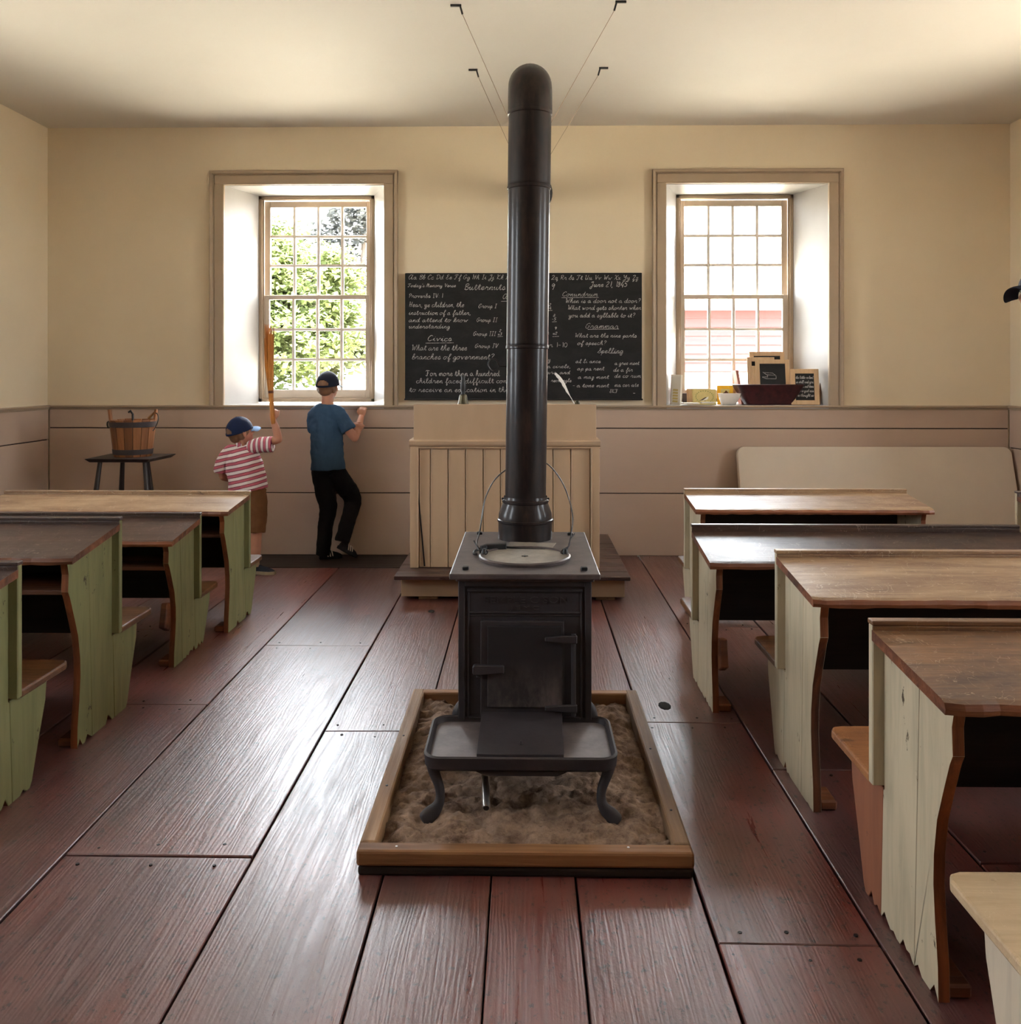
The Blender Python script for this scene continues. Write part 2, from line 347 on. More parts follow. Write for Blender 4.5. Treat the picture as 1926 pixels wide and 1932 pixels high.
def glass():
    m = bpy.data.materials.new('window_glass'); m.use_nodes = True; n = m.node_tree.nodes; l = m.node_tree.links
    n.remove(n['Principled BSDF']); t = n.new('ShaderNodeBsdfTransparent'); g = n.new('ShaderNodeBsdfGlossy'); g.inputs['Roughness'].default_value = .02
    t.inputs[0].default_value = (.95, .96, .95, 1)
    f = n.new('ShaderNodeFresnel'); f.inputs[0].default_value = 1.45; x = n.new('ShaderNodeMixShader')
    l.new(f.outputs[0], x.inputs[0]); l.new(t.outputs[0], x.inputs[1]); l.new(g.outputs[0], x.inputs[2]); l.new(x.outputs[0], n['Material Output'].inputs[0]); return m
MT['glass'] = glass()
def leaf_mat(name, c, c2):
    n = NT(name); a = n.noise(n.co(), 1.6, 3, .6); k = n.mix(n.ramp(a, [(.35, 0), (.65, 1)]), c, c2); n.col(k); n.rough(.6); n.spec(.2)
    t = n.new('ShaderNodeBsdfTranslucent'); n.l.new(k, t.inputs[0]); x = n.new('ShaderNodeMixShader'); x.inputs[0].default_value = .45
    n.l.new(n.b.outputs[0], x.inputs[1]); n.l.new(t.outputs[0], x.inputs[2]); n.l.new(x.outputs[0], n.n['Material Output'].inputs[0]); return n.m
MT['leaf'] = leaf_mat('maple_leaf', (.105, .125, .042), (.085, .112, .04))
MT['leaf2'] = leaf_mat('far_leaf', (.03, .032, .03), (.026, .028, .026))
MT['leaf3'] = leaf_mat('pale_leaf', (.095, .105, .05), (.08, .095, .045))
MT['bark'] = mat_wood('bark', (.10, .08, .065), (.06, .05, .04), None, .9, 2, 20, .6, .1)
MT['grass'] = mat_paint('lawn', (.36, .335, .28), (.32, .295, .24), .9, 3, .3, .1)
MT['barn'] = mat_wood('red_clapboard', (.14, .042, .045), (.12, .037, .040), None, .8, 0, 20, .2, .15)
MT['shingle'] = mat_wood('weathered_shingle', (.42, .41, .40), (.34, .33, .32), None, .9, 2, 20, .3, .1)
MT['whitestone'] = mat_paint('whitewashed_stone', (.62, .60, .57), None, .9)

# ------------------------------------------------------------------ the room
WT = .46                                                  # wall thickness
SX = [-3.71, -2.75, -2.33, -1.87, -1.34, -.787, -.394, -.093, .14, .472, .872, 1.30, 1.72, 2.2, 2.72, 3.2, 3.71]
JY = {-1.34: [2.60, 4.62], -.787: [3.52], -1.87: [3.79], -.394: [], .472: [2.22, 3.625], .872: [3.2, 5.0], -2.33: [2.9, 4.9], 1.30: [2.6], -.093: [], .14: []}
fb = MB(); fb.box((XL-WT, YF-WT, -.12), (XR+WT, YB+WT, -.03))
floor = struct(fb.build('floor', MT['gap']))
rnd = random.Random(3)
for i in range(len(SX)-1):
    x0, x1 = SX[i], SX[i+1]; js = JY.get(x0, [rnd.uniform(0, 5)])
    yend = 6.475 if x1 < -.75 else YB
    ys = [YF]+[rnd.uniform(-.8, 1.0)]+list(js)+[yend]
    g = .0022 if abs(x1+.093) < .01 or abs(x0+.093) < .01 else .0035
    for a, b in zip(ys, ys[1:]):
        dz = rnd.uniform(-.0025, .0015); t = rnd.uniform(-.0015, .0015)
        m = MB(); X0, X1, Y0, Y1 = x0+g, x1-g, a+.0025, b-.0025
        m.hexa([(X0,Y0,-.03),(X1,Y0,-.03),(X1,Y1,-.03),(X0,Y1,-.03),(X0,Y0,dz-t),(X1,Y0,dz+t),(X1,Y1,dz+t),(X0,Y1,dz-t)])
        m.build('plank', MT['floor'], floor, bevel=.0025, origin=((x0+x1)/2, (a+b)/2, 0))
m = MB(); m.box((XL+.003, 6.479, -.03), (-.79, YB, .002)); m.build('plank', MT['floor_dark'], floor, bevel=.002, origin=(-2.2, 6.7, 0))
nb = MB(); nr = random.Random(11)
for x0, js in JY.items():
    k = SX.index(x0); x1 = SX[k+1]
    for y in list(js):
        for dy in (-.05, .05):
            for fx in (.12, .5, .86):
                px, py = x0+(x1-x0)*fx+nr.uniform(-.03, .03), y+dy+nr.uniform(-.015, .015); r = nr.uniform(.0035, .006)
                nb.lathe([(0, .0022), (r, .0022), (r, -.002)], (px, py, 0), 6)
nl = nb.build('nail', MT['black'], floor); nl['kind'] = 'stuff'
kb = MB(); kb.ell((.589, 3.806, .0), (.028, .05, .004), n=10); kb.ell((-.55, 5.3, 0), (.02, .03, .004), n=10)
kb.build('knot_hole', MT['gap'], floor)

m = MB(); m.box((XL-WT, YF-WT, ZC), (XR+WT, YB+WT, ZC+.2)); ceil = struct(m.build('ceiling', MT['ceiling']))

OH, OZ0, OZ1 = .62, 1.155, 2.86                           # half width and height of the window openings
def wall_mesh(span0, span1, opens, z0, Xf):
    m = MB(); m.X = Xf; cuts = [span0]
    for c in opens: cuts += [c-OH, c+OH]
    cuts.append(span1)
    for i in range(0, len(cuts), 2): m.box((cuts[i], 0, z0), (cuts[i+1], WT, ZC))
    for c in opens: m.box((c-OH, 0, z0), (c+OH, WT, OZ0)); m.box((c-OH, 0, OZ1), (c+OH, WT, ZC))
    return m
XB = M.Translation((0, YB, 0))
XLm = M.Translation((XL, 0, 0)) @ M.Rotation(R(90), 4, 'Z')      # local x -> +Y, local y -> -X
XRm = M.Translation((XR, 0, 0)) @ M.Rotation(R(-90), 4, 'Z')     # local x -> -Y, local y -> +X
XFm = M.Translation((0, YF, 0)) @ M.Rotation(R(180), 4, 'Z')
wb = struct(wall_mesh(XL-WT, XR+WT, [-1.705, 1.705], 0, XB).build('wall_back', MT['plaster']))
wl = struct(wall_mesh(YF, YB, sorted(SIDE_Y), 0, XLm).build('wall_left', MT['plaster']))
wr = struct(wall_mesh(-YB, -YF, sorted(-y for y in SIDE_Y), 0, XRm).build('wall_right', MT['plaster']))
wf = struct(wall_mesh(XL-WT, XR+WT, sorted(REAR_X), 0, XFm).build('wall_front', MT['plaster']))
def boards(wall, Xf, rows, splits):
    for z0, z1 in rows:
        m = MB(); m.X = Xf; m.box((splits[0][0], -.004, z1-.012), (splits[-1][1], .01, z1+.012 if z1 < 1.1 else z1)); m.build('seam_shadow_strip', MT['gap'], wall)  # dark strip added behind each seam: the joint's shadow put in as colour
        for a, b in splits:
            m = MB(); m.X = Xf; m.box((a+.002, -.018, z0+.0035), (b-.002, .01, z1-.0035)); m.build('wainscot_board', MT['wainscot'], wall, bevel=.003)
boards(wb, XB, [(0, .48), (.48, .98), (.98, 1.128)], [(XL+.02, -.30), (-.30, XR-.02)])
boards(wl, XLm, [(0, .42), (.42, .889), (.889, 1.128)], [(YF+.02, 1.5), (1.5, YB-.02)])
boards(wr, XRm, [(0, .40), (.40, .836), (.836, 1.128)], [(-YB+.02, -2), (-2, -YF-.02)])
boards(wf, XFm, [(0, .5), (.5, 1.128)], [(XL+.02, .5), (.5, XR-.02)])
RAIL = [(0, 1.122), (-.022, 1.122), (-.026, 1.130), (-.022, 1.138), (-.040, 1.140), (-.044, 1.149), (-.038, 1.156), (0, 1.156)]
for k, (Xf, a, b) in enumerate(((XB, XL, XR), (XLm, YF, YB), (XRm, -YB, -YF), (XFm, XL, XR))):
    m = MB(); m.X = Xf; m.prism(RAIL, a, b, 0); struct(m.build('trim_%d' % (k+1), MT['trim']))

def window(n, c, Xf):
    w_ = MB(); w_.X = Xf                                    # the box frame is the window's own mesh
    fy0, fy1, hw, fz0, fz1 = .40, WT, .475, 1.168, 2.855
    w_.box((c-hw, fy0, fz0), (c-hw+.028, fy1, fz1)); w_.box((c+hw-.028, fy0, fz0), (c+hw, fy1, fz1))
    w_.box((c-hw, fy0, fz1-.03), (c+hw, fy1, fz1)); w_.box((c-hw, fy0, fz0), (c+hw, fy1, fz0+.03))
    for sx in (-1, 1): w_.box((c+sx*(hw-.028)-.014, fy0+.012, fz0+.03), (c+sx*(hw-.028)+.014, fy0+.024, fz1-.03))
    root = struct(w_.build('window_%d' % n, MT['trim'], bevel=.003))
    cs = MB(); cs.X = Xf; o, i_ = .727, .62
    for sx in (-1, 1):
        prof = [(c+sx*i_, 0), (c+sx*i_, -.028), (c+sx*(i_+.008), -.032), (c+sx*(o-.035), -.032), (c+sx*(o-.033), -.026), (c+sx*(o-.027), -.028), (c+sx*(o-.022), -.044), (c+sx*(o-.004), -.05), (c+sx*o, -.044), (c+sx*o, 0)]
        cs.prism(prof[:4]+[(c+sx*(o-.035), 0)], 1.155, OZ1, 2); cs.prism([(c+sx*(o-.035), 0)]+prof[4:], 1.155, 2.9655, 2)
    hp = [(0, OZ1), (-.028, OZ1), (-.032, OZ1+.008), (-.032, 2.93), (-.026, 2.932), (-.028, 2.938), (-.046, 2.943), (-.052, 2.961), (-.046, 2.966), (0, 2.966)]
    cs.prism(hp[:4]+[(0, 2.93)], c-.692, c+.692, 0); cs.prism([(0, 2.93)]+hp[4:], c-.726, c+.726, 0); cs.build('casing', MT['trim'], root, bevel=.0015)
    for sx in (-1, 1):
        m = MB(); m.X = Xf; m.prism([(c+sx*OH, 0), (c+sx*hw, fy0), (c+sx*hw, WT), (c+sx*(OH+.0), WT)], OZ0, OZ1, 2); m.build('reveal_panel', MT['white'], root)
    m = MB(); m.X = Xf; m.box((c-OH, 0, OZ1-.004), (c+OH, WT, OZ1+.01)); m.build('soffit', MT['white'], root)
    m = MB(); m.X = Xf; m.box((c-OH, -.03, 1.13), (c+OH, WT-.02, 1.158)); m.build('sill', MT['white'], root, bevel=.006, seg=2)
    gx = hw-.028
    for (z0, z1, y0) in ((1.198, 2.045, .428), (2.015, 2.825, .468-.004)):
        up = y0 > .45; y1 = y0+.034; st = .05
        s_ = MB(); s_.X = Xf
        zb = .035 if up else .07; zt = .052 if up else .035
        s_.box((c-gx, y0, z0), (c-gx+st, y1, z1)); s_.box((c+gx-st, y0, z0), (c+gx, y1, z1))
        s_.box((c-gx+st, y0, z0), (c+gx-st, y1, z0+zb)); s_.box((c-gx+st, y0, z1-zt), (c+gx-st, y1, z1))
        sash = s_.build('sash', MT['sash'], root, bevel=.003)
        gx0, gx1, gz0, gz1 = c-gx+st, c+gx-st, z0+zb, z1-zt; pw, ph = (gx1-gx0)/4, (gz1-gz0)/3
        for k in (1, 2, 3):
            m = MB(); m.X = Xf; m.box((gx0+k*pw-.0115, y0+.002, gz0), (gx0+k*pw+.0115, y1-.002, gz1)); m.build('muntin', MT['muntin'], sash, bevel=.003)
        for k in (1, 2):
            m = MB(); m.X = Xf; m.box((gx0, y0+.003, gz0+k*ph-.0115), (gx1, y1-.003, gz0+k*ph+.0115)); m.build('muntin', MT['muntin'], sash, bevel=.003)
        for a in range(4):
            for b in range(3):
                m = MB(); m.X = Xf; t_ = random.uniform(-.001, .001)
                q = [(gx0+a*pw+.002, y0+.017+t_, gz0+b*ph+.002), (gx0+(a+1)*pw-.002, y0+.017-t_, gz0+b*ph+.002), (gx0+(a+1)*pw-.002, y0+.017-t_, gz0+(b+1)*ph-.002), (gx0+a*pw+.002, y0+.017+t_, gz0+(b+1)*ph-.002)]
                m.add(q, [(0, 1, 2, 3)]); m.build('pane', MT['glass'], sash)
    return root
window(1, -1.705, XB); window(2, 1.705, XB)
for k, x in enumerate(REAR_X): window(9+k, x, XFm)
for k, y in enumerate(SIDE_Y): window(3+k, y, XLm); window(5+k, -y, XRm)

# ------------------------------------------------------------------ outside
m = MB(); m.add([(-60, -60, -.35), (60, -60, -.35), (60, 80, -.35), (-60, 80, -.35)], [(0, 1, 2, 3)]); m.X = M.Identity(4)
lawn = struct(m.build('lawn', MT['grass'])); lawn['label'] = 'sunlit lawn around the building'
bank = MB()
N_ = 24
bank.add([(-30+60*i/N_, 8.6+14*j/8 if j < 8 else 70, -.34+1.35*min(1, j/4)**1.2 if j < 4 else 1.01) for j in range(9) for i in range(N_+1)],
         [(j*(N_+1)+i, j*(N_+1)+i+1, (j+1)*(N_+1)+i+1, (j+1)*(N_+1)+i) for j in range(8) for i in range(N_)])
b_ = struct(bank.build('grass_bank', MT['grass'], smooth=60))
barn = thing('red_barn', 'red clapboard barn with pale shingled roof outside right window', 'barn', (4.5, 12, 0))
m = MB(); m.box((.9, 12.02, .2), (9, 15.4, 1.42)); m.build('foundation', MT['whitestone'], barn)
for k in range(7):
    z = 1.43+k*.118; m = MB(); m.hexa([(.9, 11.985, z), (9, 11.985, z), (9, 12.03, z), (.9, 12.03, z), (.9, 12.005, z+.125), (9, 12.005, z+.125), (9, 12.03, z+.125), (.9, 12.03, z+.125)])
    m.build('clapboard', MT['barn'], barn)
m = MB(); m.prism([(12.03, 1.42), (15.4, 1.42), (15.4, 2.2), (13.7, 3.7), (12.03, 2.25)], .9, 9, 0); m.build('wall_frame', MT['barn'], barn)
for k in range(14):
    a = k/14; b = (k+1)/14+.012; L0 = (11.75+1.95*a, 2.205+1.6*a); L1 = (11.75+1.95*b, 2.205+1.6*b)
    m = MB(); m.hexa([(.6, L0[0], L0[1]+.02), (9.3, L0[0], L0[1]+.02), (9.3, L1[0], L1[1]), (.6, L1[0], L1[1]), (.6, L0[0]-.01, L0[1]+.05), (9.3, L0[0]-.01, L0[1]+.05), (9.3, L1[0], L1[1]+.022), (.6, L1[0], L1[1]+.022)])
    m.build('shingle_course', MT['shingle'], barn)
def tree(label, base, blobs, nleaf, lm, size, seed, trunk):
    t = thing('leafy_tree', label, 'tree', base); rr = random.Random(seed)
    m = MB(); m.tube(cr(trunk, 3), [(.16*(1-.6*i/(3*len(trunk)))) for i in range(3*(len(trunk)-1)+1)], 8)
    for c, r in blobs[:6]:
        s0 = V(trunk[min(len(trunk)-1, 2)]); m.tube(cr([s0, (s0+V(c))*.5+V((0, 0, .25)), V(c)], 3), [.05, .045, .04, .035, .03, .02, .012], 6)
    m.build('trunk', MT['bark'], t)
    vs_ = []; fs = []
    tot = sum(r[0]*r[1]*r[2] for c, r in blobs)
    for c, r in blobs:
        for _ in range(int(nleaf*r[0]*r[1]*r[2]/tot)):
            d = V((rr.gauss(0, 1), rr.gauss(0, 1), rr.gauss(0, 1))).normalized()*(rr.random()**.5)
            p = V(c)+V((d.x*r[0], d.y*r[1], d.z*r[2]))
            if NZ.noise(p*1.7+V((seed, 0, 0))) < -.22: continue
            u = V((rr.gauss(0, 1), rr.gauss(0, 1), rr.gauss(0, .5))).normalized(); n_ = V((rr.gauss(0, .6), rr.gauss(0, .6), 1)).normalized()
            w2 = n_.cross(u).normalized(); L = size*rr.uniform(.6, 1.3); k = len(vs_)
            vs_ += [p, p+u*L*.5+w2*L*.38-n_*L*.1, p+u*L, p+u*L*.5-w2*L*.38-n_*L*.1]; fs += [(k, k+1, k+2, k+3)]
    m = MB(); m.add(vs_, fs); f = m.build('foliage', lm, t); f['kind'] = 'stuff'; return t
tree('bright green maple tree filling the left window view', (-7.2, 21.5, .9),
     [((-7.1, 21, 3.6), (1.9, 1.5, 1.5)), ((-5.2, 21.3, 3.3), (1.5, 1.2, 1.3)), ((-5.8, 20.4, 2.0), (1.8, 1.2, 1.0)), ((-7.1, 21.2, 2.0), (1.7, 1.3, 1.0)), ((-4.4, 21.0, 2.6), (.9, .9, .9)), ((-4.5, 21.4, 3.9), (.8, .8, .6)), ((-6.2, 21.6, 4.4), (1.2, 1.0, .9))],
     32000, MT['leaf'], .17, 5, [(-7.2, 21.5, .8), (-7.1, 21.5, 1.6), (-6.9, 21.4, 2.4), (-6.7, 21.3, 3.4), (-6.6, 21.3, 4.2)])
tree('pale green tree far behind the bright maple', (-8.6, 28, .9),
     [((-9.4, 28, 3.4), (1.8, 1.3, 1.8)), ((-7.6, 28, 3.2), (1.6, 1.3, 1.9)), ((-6.2, 28.4, 2.6), (1.2, 1.2, 1.4)), ((-7.0, 28, 4.4), (1.3, 1.1, 1.0)), ((-5.3, 28.4, 2.3), (.7, .9, .9))],
     16000, MT['leaf3'], .30, 15, [(-8.6, 28, .8), (-8.5, 28, 1.8), (-8.3, 28, 2.8), (-8.2, 28, 4.2)])
tree('grey distant tree behind the maple in the left window', (-6.3, 33, .9),
     [((-5.9, 33, 7.2), (1.4, 1.4, 1.2)), ((-7.6, 33, 5.6), (1.6, 1.4, 1.5)), ((-5.2, 33, 5.0), (.8, .8, .8))], 4500, MT['leaf2'], .24, 9,
     [(-6.2, 33, .9), (-6.1, 33, 2.4), (-6.0, 33, 4.4), (-5.9, 33, 6.6)])

# ------------------------------------------------------------------ desks
def desk(label, xa, xb, yn, H, zf, zr, zs, ub, paint, top, seatm, seatpaint=None, sw=.32, lug=False, seed=0, shelf=True, paint_b=None):
    """xa: aisle side, xb: far side; yn: near edge of the end panels; H near height, zf far height, zr rail, zs seat."""
    rr = random.Random(seed); s = 1 if xb > xa else -1; zbk = zs-.02
    t = thing('school_desk', label, 'desk', ((xa+xb)/2, yn+.3, 0), 'bench desks in two columns')
    q = H/.737; zt = H-.026; zt2 = zf-.026; ut = ub
    front = [(0, zt), (.012, .664*q), (.008, .60*q), (.022, .575*q), (.05, .505*q), (.082, .42*q), (.098, .33*q), (.1, .26*q), (.092, .18*q), (.078, .08*q)]
    def bottom(u0, u1):                 # worn, splintered lower end
        n = max(3, int((u1-u0)/.018)); p = []
        for i in range(n+1): u = u0+(u1-u0)*i/n; p.append((u, 0 if i in (0, n) or rr.random() < .62 else rr.uniform(.002, .032)))
        return p
    uj = ub*.45; zj = zt+(zt2-zt)*uj/ut
    for side, (x0, sgn) in enumerate(((xa, s), (xb, -s))):
        X0, X1 = x0, x0+sgn*.026; pp = paint if side == 0 else (paint_b or paint)
        sh = lambda pts: [(yn+u, z) for u, z in pts]
        def face(poly, mats, nm):
            m = MB(); ed = []
            m.prism(sh(poly), X0, X1, 0, 0, 1); return m.build(nm, mats, t, bevel=.0025)
        face([(uj-.001, zj)]+front+bottom(.075, .135)+[(.137, 0.02)] if False else [(uj-.0015, zj)]+front+bottom(.075, uj+.03)+[(uj+.0285, .0)], [pp, MT['edge']], 'end_panel')
        face([(ub-.001, zt2), (uj+.0015, zj), (uj+.0315, 0)]+bottom(uj+.035, ub+.018)+[(ub+.02, 0), (ub+.005, zs-.03), (ub-.001, zs-.03)], [pp, MT['edge']], 'end_panel')
        face([(ub+.006, zs-.026), (ub+.023, 0)]+bottom(ub+.026, ub+.125)+[(ub+.14, .02), (ub+.185, .42*zs), (ub+.225, .72*zs), (ub+.235, zs-.026)], [seatpaint or pp, MT['edge']], 'seat_panel')
        m = MB(); fx = x0+sgn*.026
        m.box((min(fx, fx+sgn*.055), yn+.085, 0), (max(fx, fx+sgn*.055), yn+.19, .032)); m.build('foot_block', MT['edge_x'], t, bevel=.006)
        if lug:
            m = MB(); m.prism([(yn+.03, .20), (yn+.09, .17), (yn+.115, .20), (yn+.115, .30), (yn+.06, .31)], fx, fx+sgn*.03, 0); m.build('bracket', MT['edge_x'], t, bevel=.004)
    o = .032; L, Rr = min(xa, xb)-o, max(xa, xb)+o
    # sloping top with a worn front edge
    n = 40; v = []; th = .027
    for i in range(n+1):
        x = L+(Rr-L)*i/n; j = rr.uniform(0, .007)+(.008 if i in (0, n) else 0); jz = rr.uniform(0, .004)
        yA = yn-.038+j; yB = yn+ub-.001; zA = H-.004; zB = zf
        v += [(x, yA, zA-th+jz), (x, yA-.003, zA-th*.5), (x, yA+.004, zA-jz*.6), (x, yA+.02, zA+.0035), (x, yB, zB), (x, yB, zB-th)]
    m = MB(); m.loft([v[i*6:i*6+6] for i in range(n+1)], 0)
    for k, f in enumerate(m.f):
        if len(f) == 4: m.m[k] = 1 if (k % 6) in (0, 1) else 0
        else: m.m[k] = 1
    m.build('desk_top', [top, MT['edge_x']], t)
    m = MB(); m.box((L+.002, yn+ub, zbk), (Rr-.002, yn+ub+.026, zr)); m.build('backrest', [MT['inside'] if paint is MT['cream'] else paint], t, bevel=.005, seg=2) if False else None
    # backrest board: painted outside, its top edge is the ledge of the desk top
    m = MB(); m.box((L+.002, yn+ub, zbk), (Rr-.002, yn+ub+.026, zr-.012)); m.build('backrest', [paint_b or paint], t, bevel=.003)
    m = MB(); m.box((L, yn+ub-.006, zr-.013), (Rr, yn+ub+.028, zr)); m.box((L+.001, yn+ub-.006, zf-.003), (Rr-.001, yn+ub-.0004, zr-.0128)); m.build('ledge', [top], t, bevel=.004, seg=2)
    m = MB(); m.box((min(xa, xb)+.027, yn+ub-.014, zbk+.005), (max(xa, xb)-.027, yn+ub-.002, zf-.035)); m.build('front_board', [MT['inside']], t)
    if shelf:
        m = MB(); m.box((min(xa, xb)+.027, yn+.035, H-.155), (max(xa, xb)-.027, yn+ub-.015, H-.137)); m.build('shelf', [MT['edge_x']], t, bevel=.003)
    ov = .028; l2, r2 = min(xa, xb)-ov, max(xa, xb)+ov; y0, y1 = yn+ub+.027, yn+ub+.027+sw; c = .035
    m = MB(); m.prism([(l2, y0), (r2, y0), (r2, y1-c), (r2-c*.3, y1-c*.3), (r2-c, y1), (l2+c, y1), (l2+c*.3, y1-c*.3), (l2, y1-c)], zs-.026, zs, 2); m.build('seat', [seatm], t, bevel=.006, seg=2)
    return t
G, CR = MT['green'], MT['cream']
desk('green school desk nearest the camera on the left, mostly outside the frame', -1.67, -3.05, 2.53, .715, .767, .791, .366, .36, G, MT['top_dark'], MT['seat'], seed=1)
desk('tall green school desk with scratched dark top, third from the back wall on the left', -1.67, -3.07, 3.262, .737, .793, .818, .368, .36, G, MT['top_dark'], MT['seat'], seed=2)
desk('low green school desk second from the back wall on the left', -1.67, -3.06, 4.19, .625, .670, .697, .285, .335, G, MT['top_dark'], MT['seat'], sw=.275, lug=True, seed=3)
desk('green school desk farthest back on the left, beside the little boy', -1.60, -2.95, 4.765, .676, .710, .730, .312, .35, G, MT['top_worn_sheen'], MT['seat'], sw=.26, seed=4)
desk('cream school desk nearest the camera on the right, only its pale seat in view', .90, 2.38, 1.19, .71, .745, .77, .362, .36, MT['cream2'], MT['top'], MT['seat_pale'], seed=5)
desk('cream school desk with orange-brown seat and rich brown top, large in the right foreground', .92, 2.36, 1.945, .708, .744, .768, .364, .378, CR, MT['top'], MT['seat_orange'], MT['rust'], seed=6, shelf=False)
desk('cream school desk in the middle of the right column, pale streaked top', .92, 2.36, 2.815, .709, .754, .776, .375, .385, CR, MT['top_worn_sheen'], MT['seat'], seed=7, shelf=False)
desk('low cream school desk second from the back on the right, long glossy dark top', .775, 2.16, 3.655, .645, .698, .728, .32, .375, CR, MT['top_dark'], MT['seat'], lug=True, seed=8, shelf=False)
desk('cream school desk farthest back on the right, in front of the folded table', .95, 2.16, 4.88, .675, .712, .737, .296, .33, CR, MT['top_worn_sheen'], MT['seat'], sw=.25, seed=9, shelf=False)
desk('school desk against the right wall, only its corner in view', 2.84, 3.62, 4.86, .665, .70, .728, .30, .33, CR, MT['top_dark'], MT['seat'], sw=.25, seed=10, shelf=False)

# ------------------------------------------------------------------ sand tray
t = thing('sand_tray', 'shallow wooden floor tray with pale worn rails around the stove legs', 'tray', (0, 3.17, 0))
def rail(a, b, z0, z1, mt, nm, sag=0.0):
    m = MB(); m.box(a+(z0,), b+(z1,)); return m.build(nm, mt, t, bevel=.008, seg=2)
rail((-.470, 2.500), (.470, 2.552), .028, .072, MT['tray'], 'rail'); rail((-.462, 3.75), (.470, 3.80), 0, .07, MT['tray'], 'rail')
rail((-.470, 2.553), (-.420, 3.80), .002, .071, MT['tray_y'], 'rail'); rail((.420, 2.553), (.470, 3.80), .002, .071, MT['tray_y'], 'rail')
rail((-.466, 2.503), (.468, 2.551), 0, .027, MT['tray_dark'], 'base_board')
m = MB(); m.box((-.419, 2.553, 0), (.419, 3.749, .012)); m.build('bottom_board', MT['tray_dark'], t)
for (x, y) in ((-.36, 2.525), (.29, 2.53), (-.445, 2.9), (.445, 2.75), (.445, 3.2), (-.445, 3.3)):
    m = MB(); m.lathe([(0, .0735), (.0035, .0735), (.0045, .069)], (x, y, 0), 8); m.build('nail_head', MT['steel'] if y < 2.6 else MT['black'], t)
m = MB(); nx, ny = 150, 210; v = []
for j in range(ny+1):
    for i in range(nx+1):
        x = -.419+.838*i/nx; y = 2.5535+1.195*j/ny; p = V((x*7, y*7, 0))
        h = .034+.018*NZ.fractal(p*1.4, .7, 2.1, 6)+.012*NZ.noise(p*.5+V((3, 1, 0)))+.024*abs(NZ.noise(V((p.x*1.5, p.y*2.4, 2))))+.011*abs(NZ.noise(p*3.9))
        e = min(x+.419, .419-x, y-2.5535, 3.7485-y); h -= .012*max(0, 1-e/.05)
        for fx in (-.29, .285): h -= .016*math.exp(-((x-fx)**2+(y-2.77)**2)/.0022)-.008*math.exp(-(((x-fx)**2+(y-2.73)**2)**.5-.07)**2/.0006)
        v.append((x, y, max(.014, min(.066, h))))
m.add(v, [(j*(nx+1)+i, j*(nx+1)+i+1, (j+1)*(nx+1)+i+1, (j+1)*(nx+1)+i) for j in range(ny) for i in range(nx)])
tag(m.build('sand', MT['sand'], smooth=80), 'trampled brown sand filling the wooden tray under the stove', 'sand', kind='stuff')

# ------------------------------------------------------------------ stove
t = thing('box_stove', 'black cast-iron box stove standing in the sand tray', 'stove', (0, 3.4, .03))
I_, ID = MT['iron'], MT['iron_dusty']
m = MB()
m.hexa([(-.218, 3.095, .212), (.218, 3.095, .212), (.205, 3.80, .212), (-.205, 3.80, .212), (-.228, 3.09, .70), (.228, 3.09, .70), (.215, 3.80, .70), (-.215, 3.80, .70)])
def bar(x0, x1, z0, z1, d=.012, y=3.094): m.box((x0, y-d, z0), (x1, y+.004, z1))
bar(-.228, -.206, .215, .70, .010); bar(.206, .228, .215, .70, .010)            # corner columns
bar(-.206, .206, .672, .690, .016); bar(-.198, .198, .652, .662, .010)           # cornice mouldings
bar(-.198, -.190, .222, .652, .006); bar(.190, .198, .222, .652, .006)
bar(-.190, .190, .577, .584, .008); bar(-.19, .19, .569, .573, .006)
bar(-.190, .190, .216, .224, .008)
body = m.build('firebox', I_, t, bevel=.003)
def cast_text(txt, x, z, h, wide):     # raised cast lettering on the stove front
    fc = bpy.data.curves.new('cast_lettering', 'FONT'); fc.body = txt; fc.size = 1; fc.align_x = 'CENTER'; fc.extrude = .02
    o = bpy.data.objects.new('cast_lettering', fc); me = bpy.data.meshes.new_from_object(o); bpy.data.objects.remove(o)
    xs = [v.co.x for v in me.vertices]; ys = [v.co.y for v in me.vertices]; kx = wide/(max(xs)-min(xs)); kz = h/(max(ys)-min(ys))
    m = MB(); yo = 3.0915
    m.add([(x+v.co.x*kx, yo-(.0035 if v.co.z > 0 else 0), z+v.co.y*kz) for v in me.vertices], [tuple(p.vertices) for p in me.polygons])
    o = m.build('cast_lettering', I_, t); o['kind'] = 'stuff'; return o
cast_text('SEMPLE C SON', .005, .613, .022, .29); cast_text('J E Y C', 0, .590, .017, .10)
m = MB(); m.box((-.152, 3.074, .230), (.134, 3.09, .556)); door = m.build('door', I_, t, bevel=.004, seg=2)
m = MB(); m.box((-.128, 3.068, .262), (.128, 3.076, .540)); m.build('door_panel', MT['ash_iron'], door, bevel=.004, seg=2)
for z in (.497, .262):
    m = MB(); m.prism([(.068, z-.007), (.13, z-.012), (.178, z-.014), (.178, z+.014), (.13, z+.012), (.068, z+.007)], 3.058, 3.07, 1); m.build('hinge_strap', I_, door, bevel=.003)
m = MB(); m.tube([(.166, 3.07, .235), (.166, 3.07, .515)], .008, 8); m.build('hinge_pin', I_, t)
m = MB(); m.prism([(-.178, .381), (-.172, .376), (-.07, .383), (-.07, .408), (-.172, .411), (-.178, .404)], 3.052, 3.07, 1); m.box((-.165, 3.06, .365), (-.15, 3.09, .385)); m.build('latch', I_, t, bevel=.003)
m = MB(); m.box((-.256, 3.045, .703), (.256, 3.865, .722)); m.box((-.236, 3.07, .690), (.236, 3.84, .7035)); m.build('top_plate', [MT['iron_top']], t, bevel=.004, seg=2)
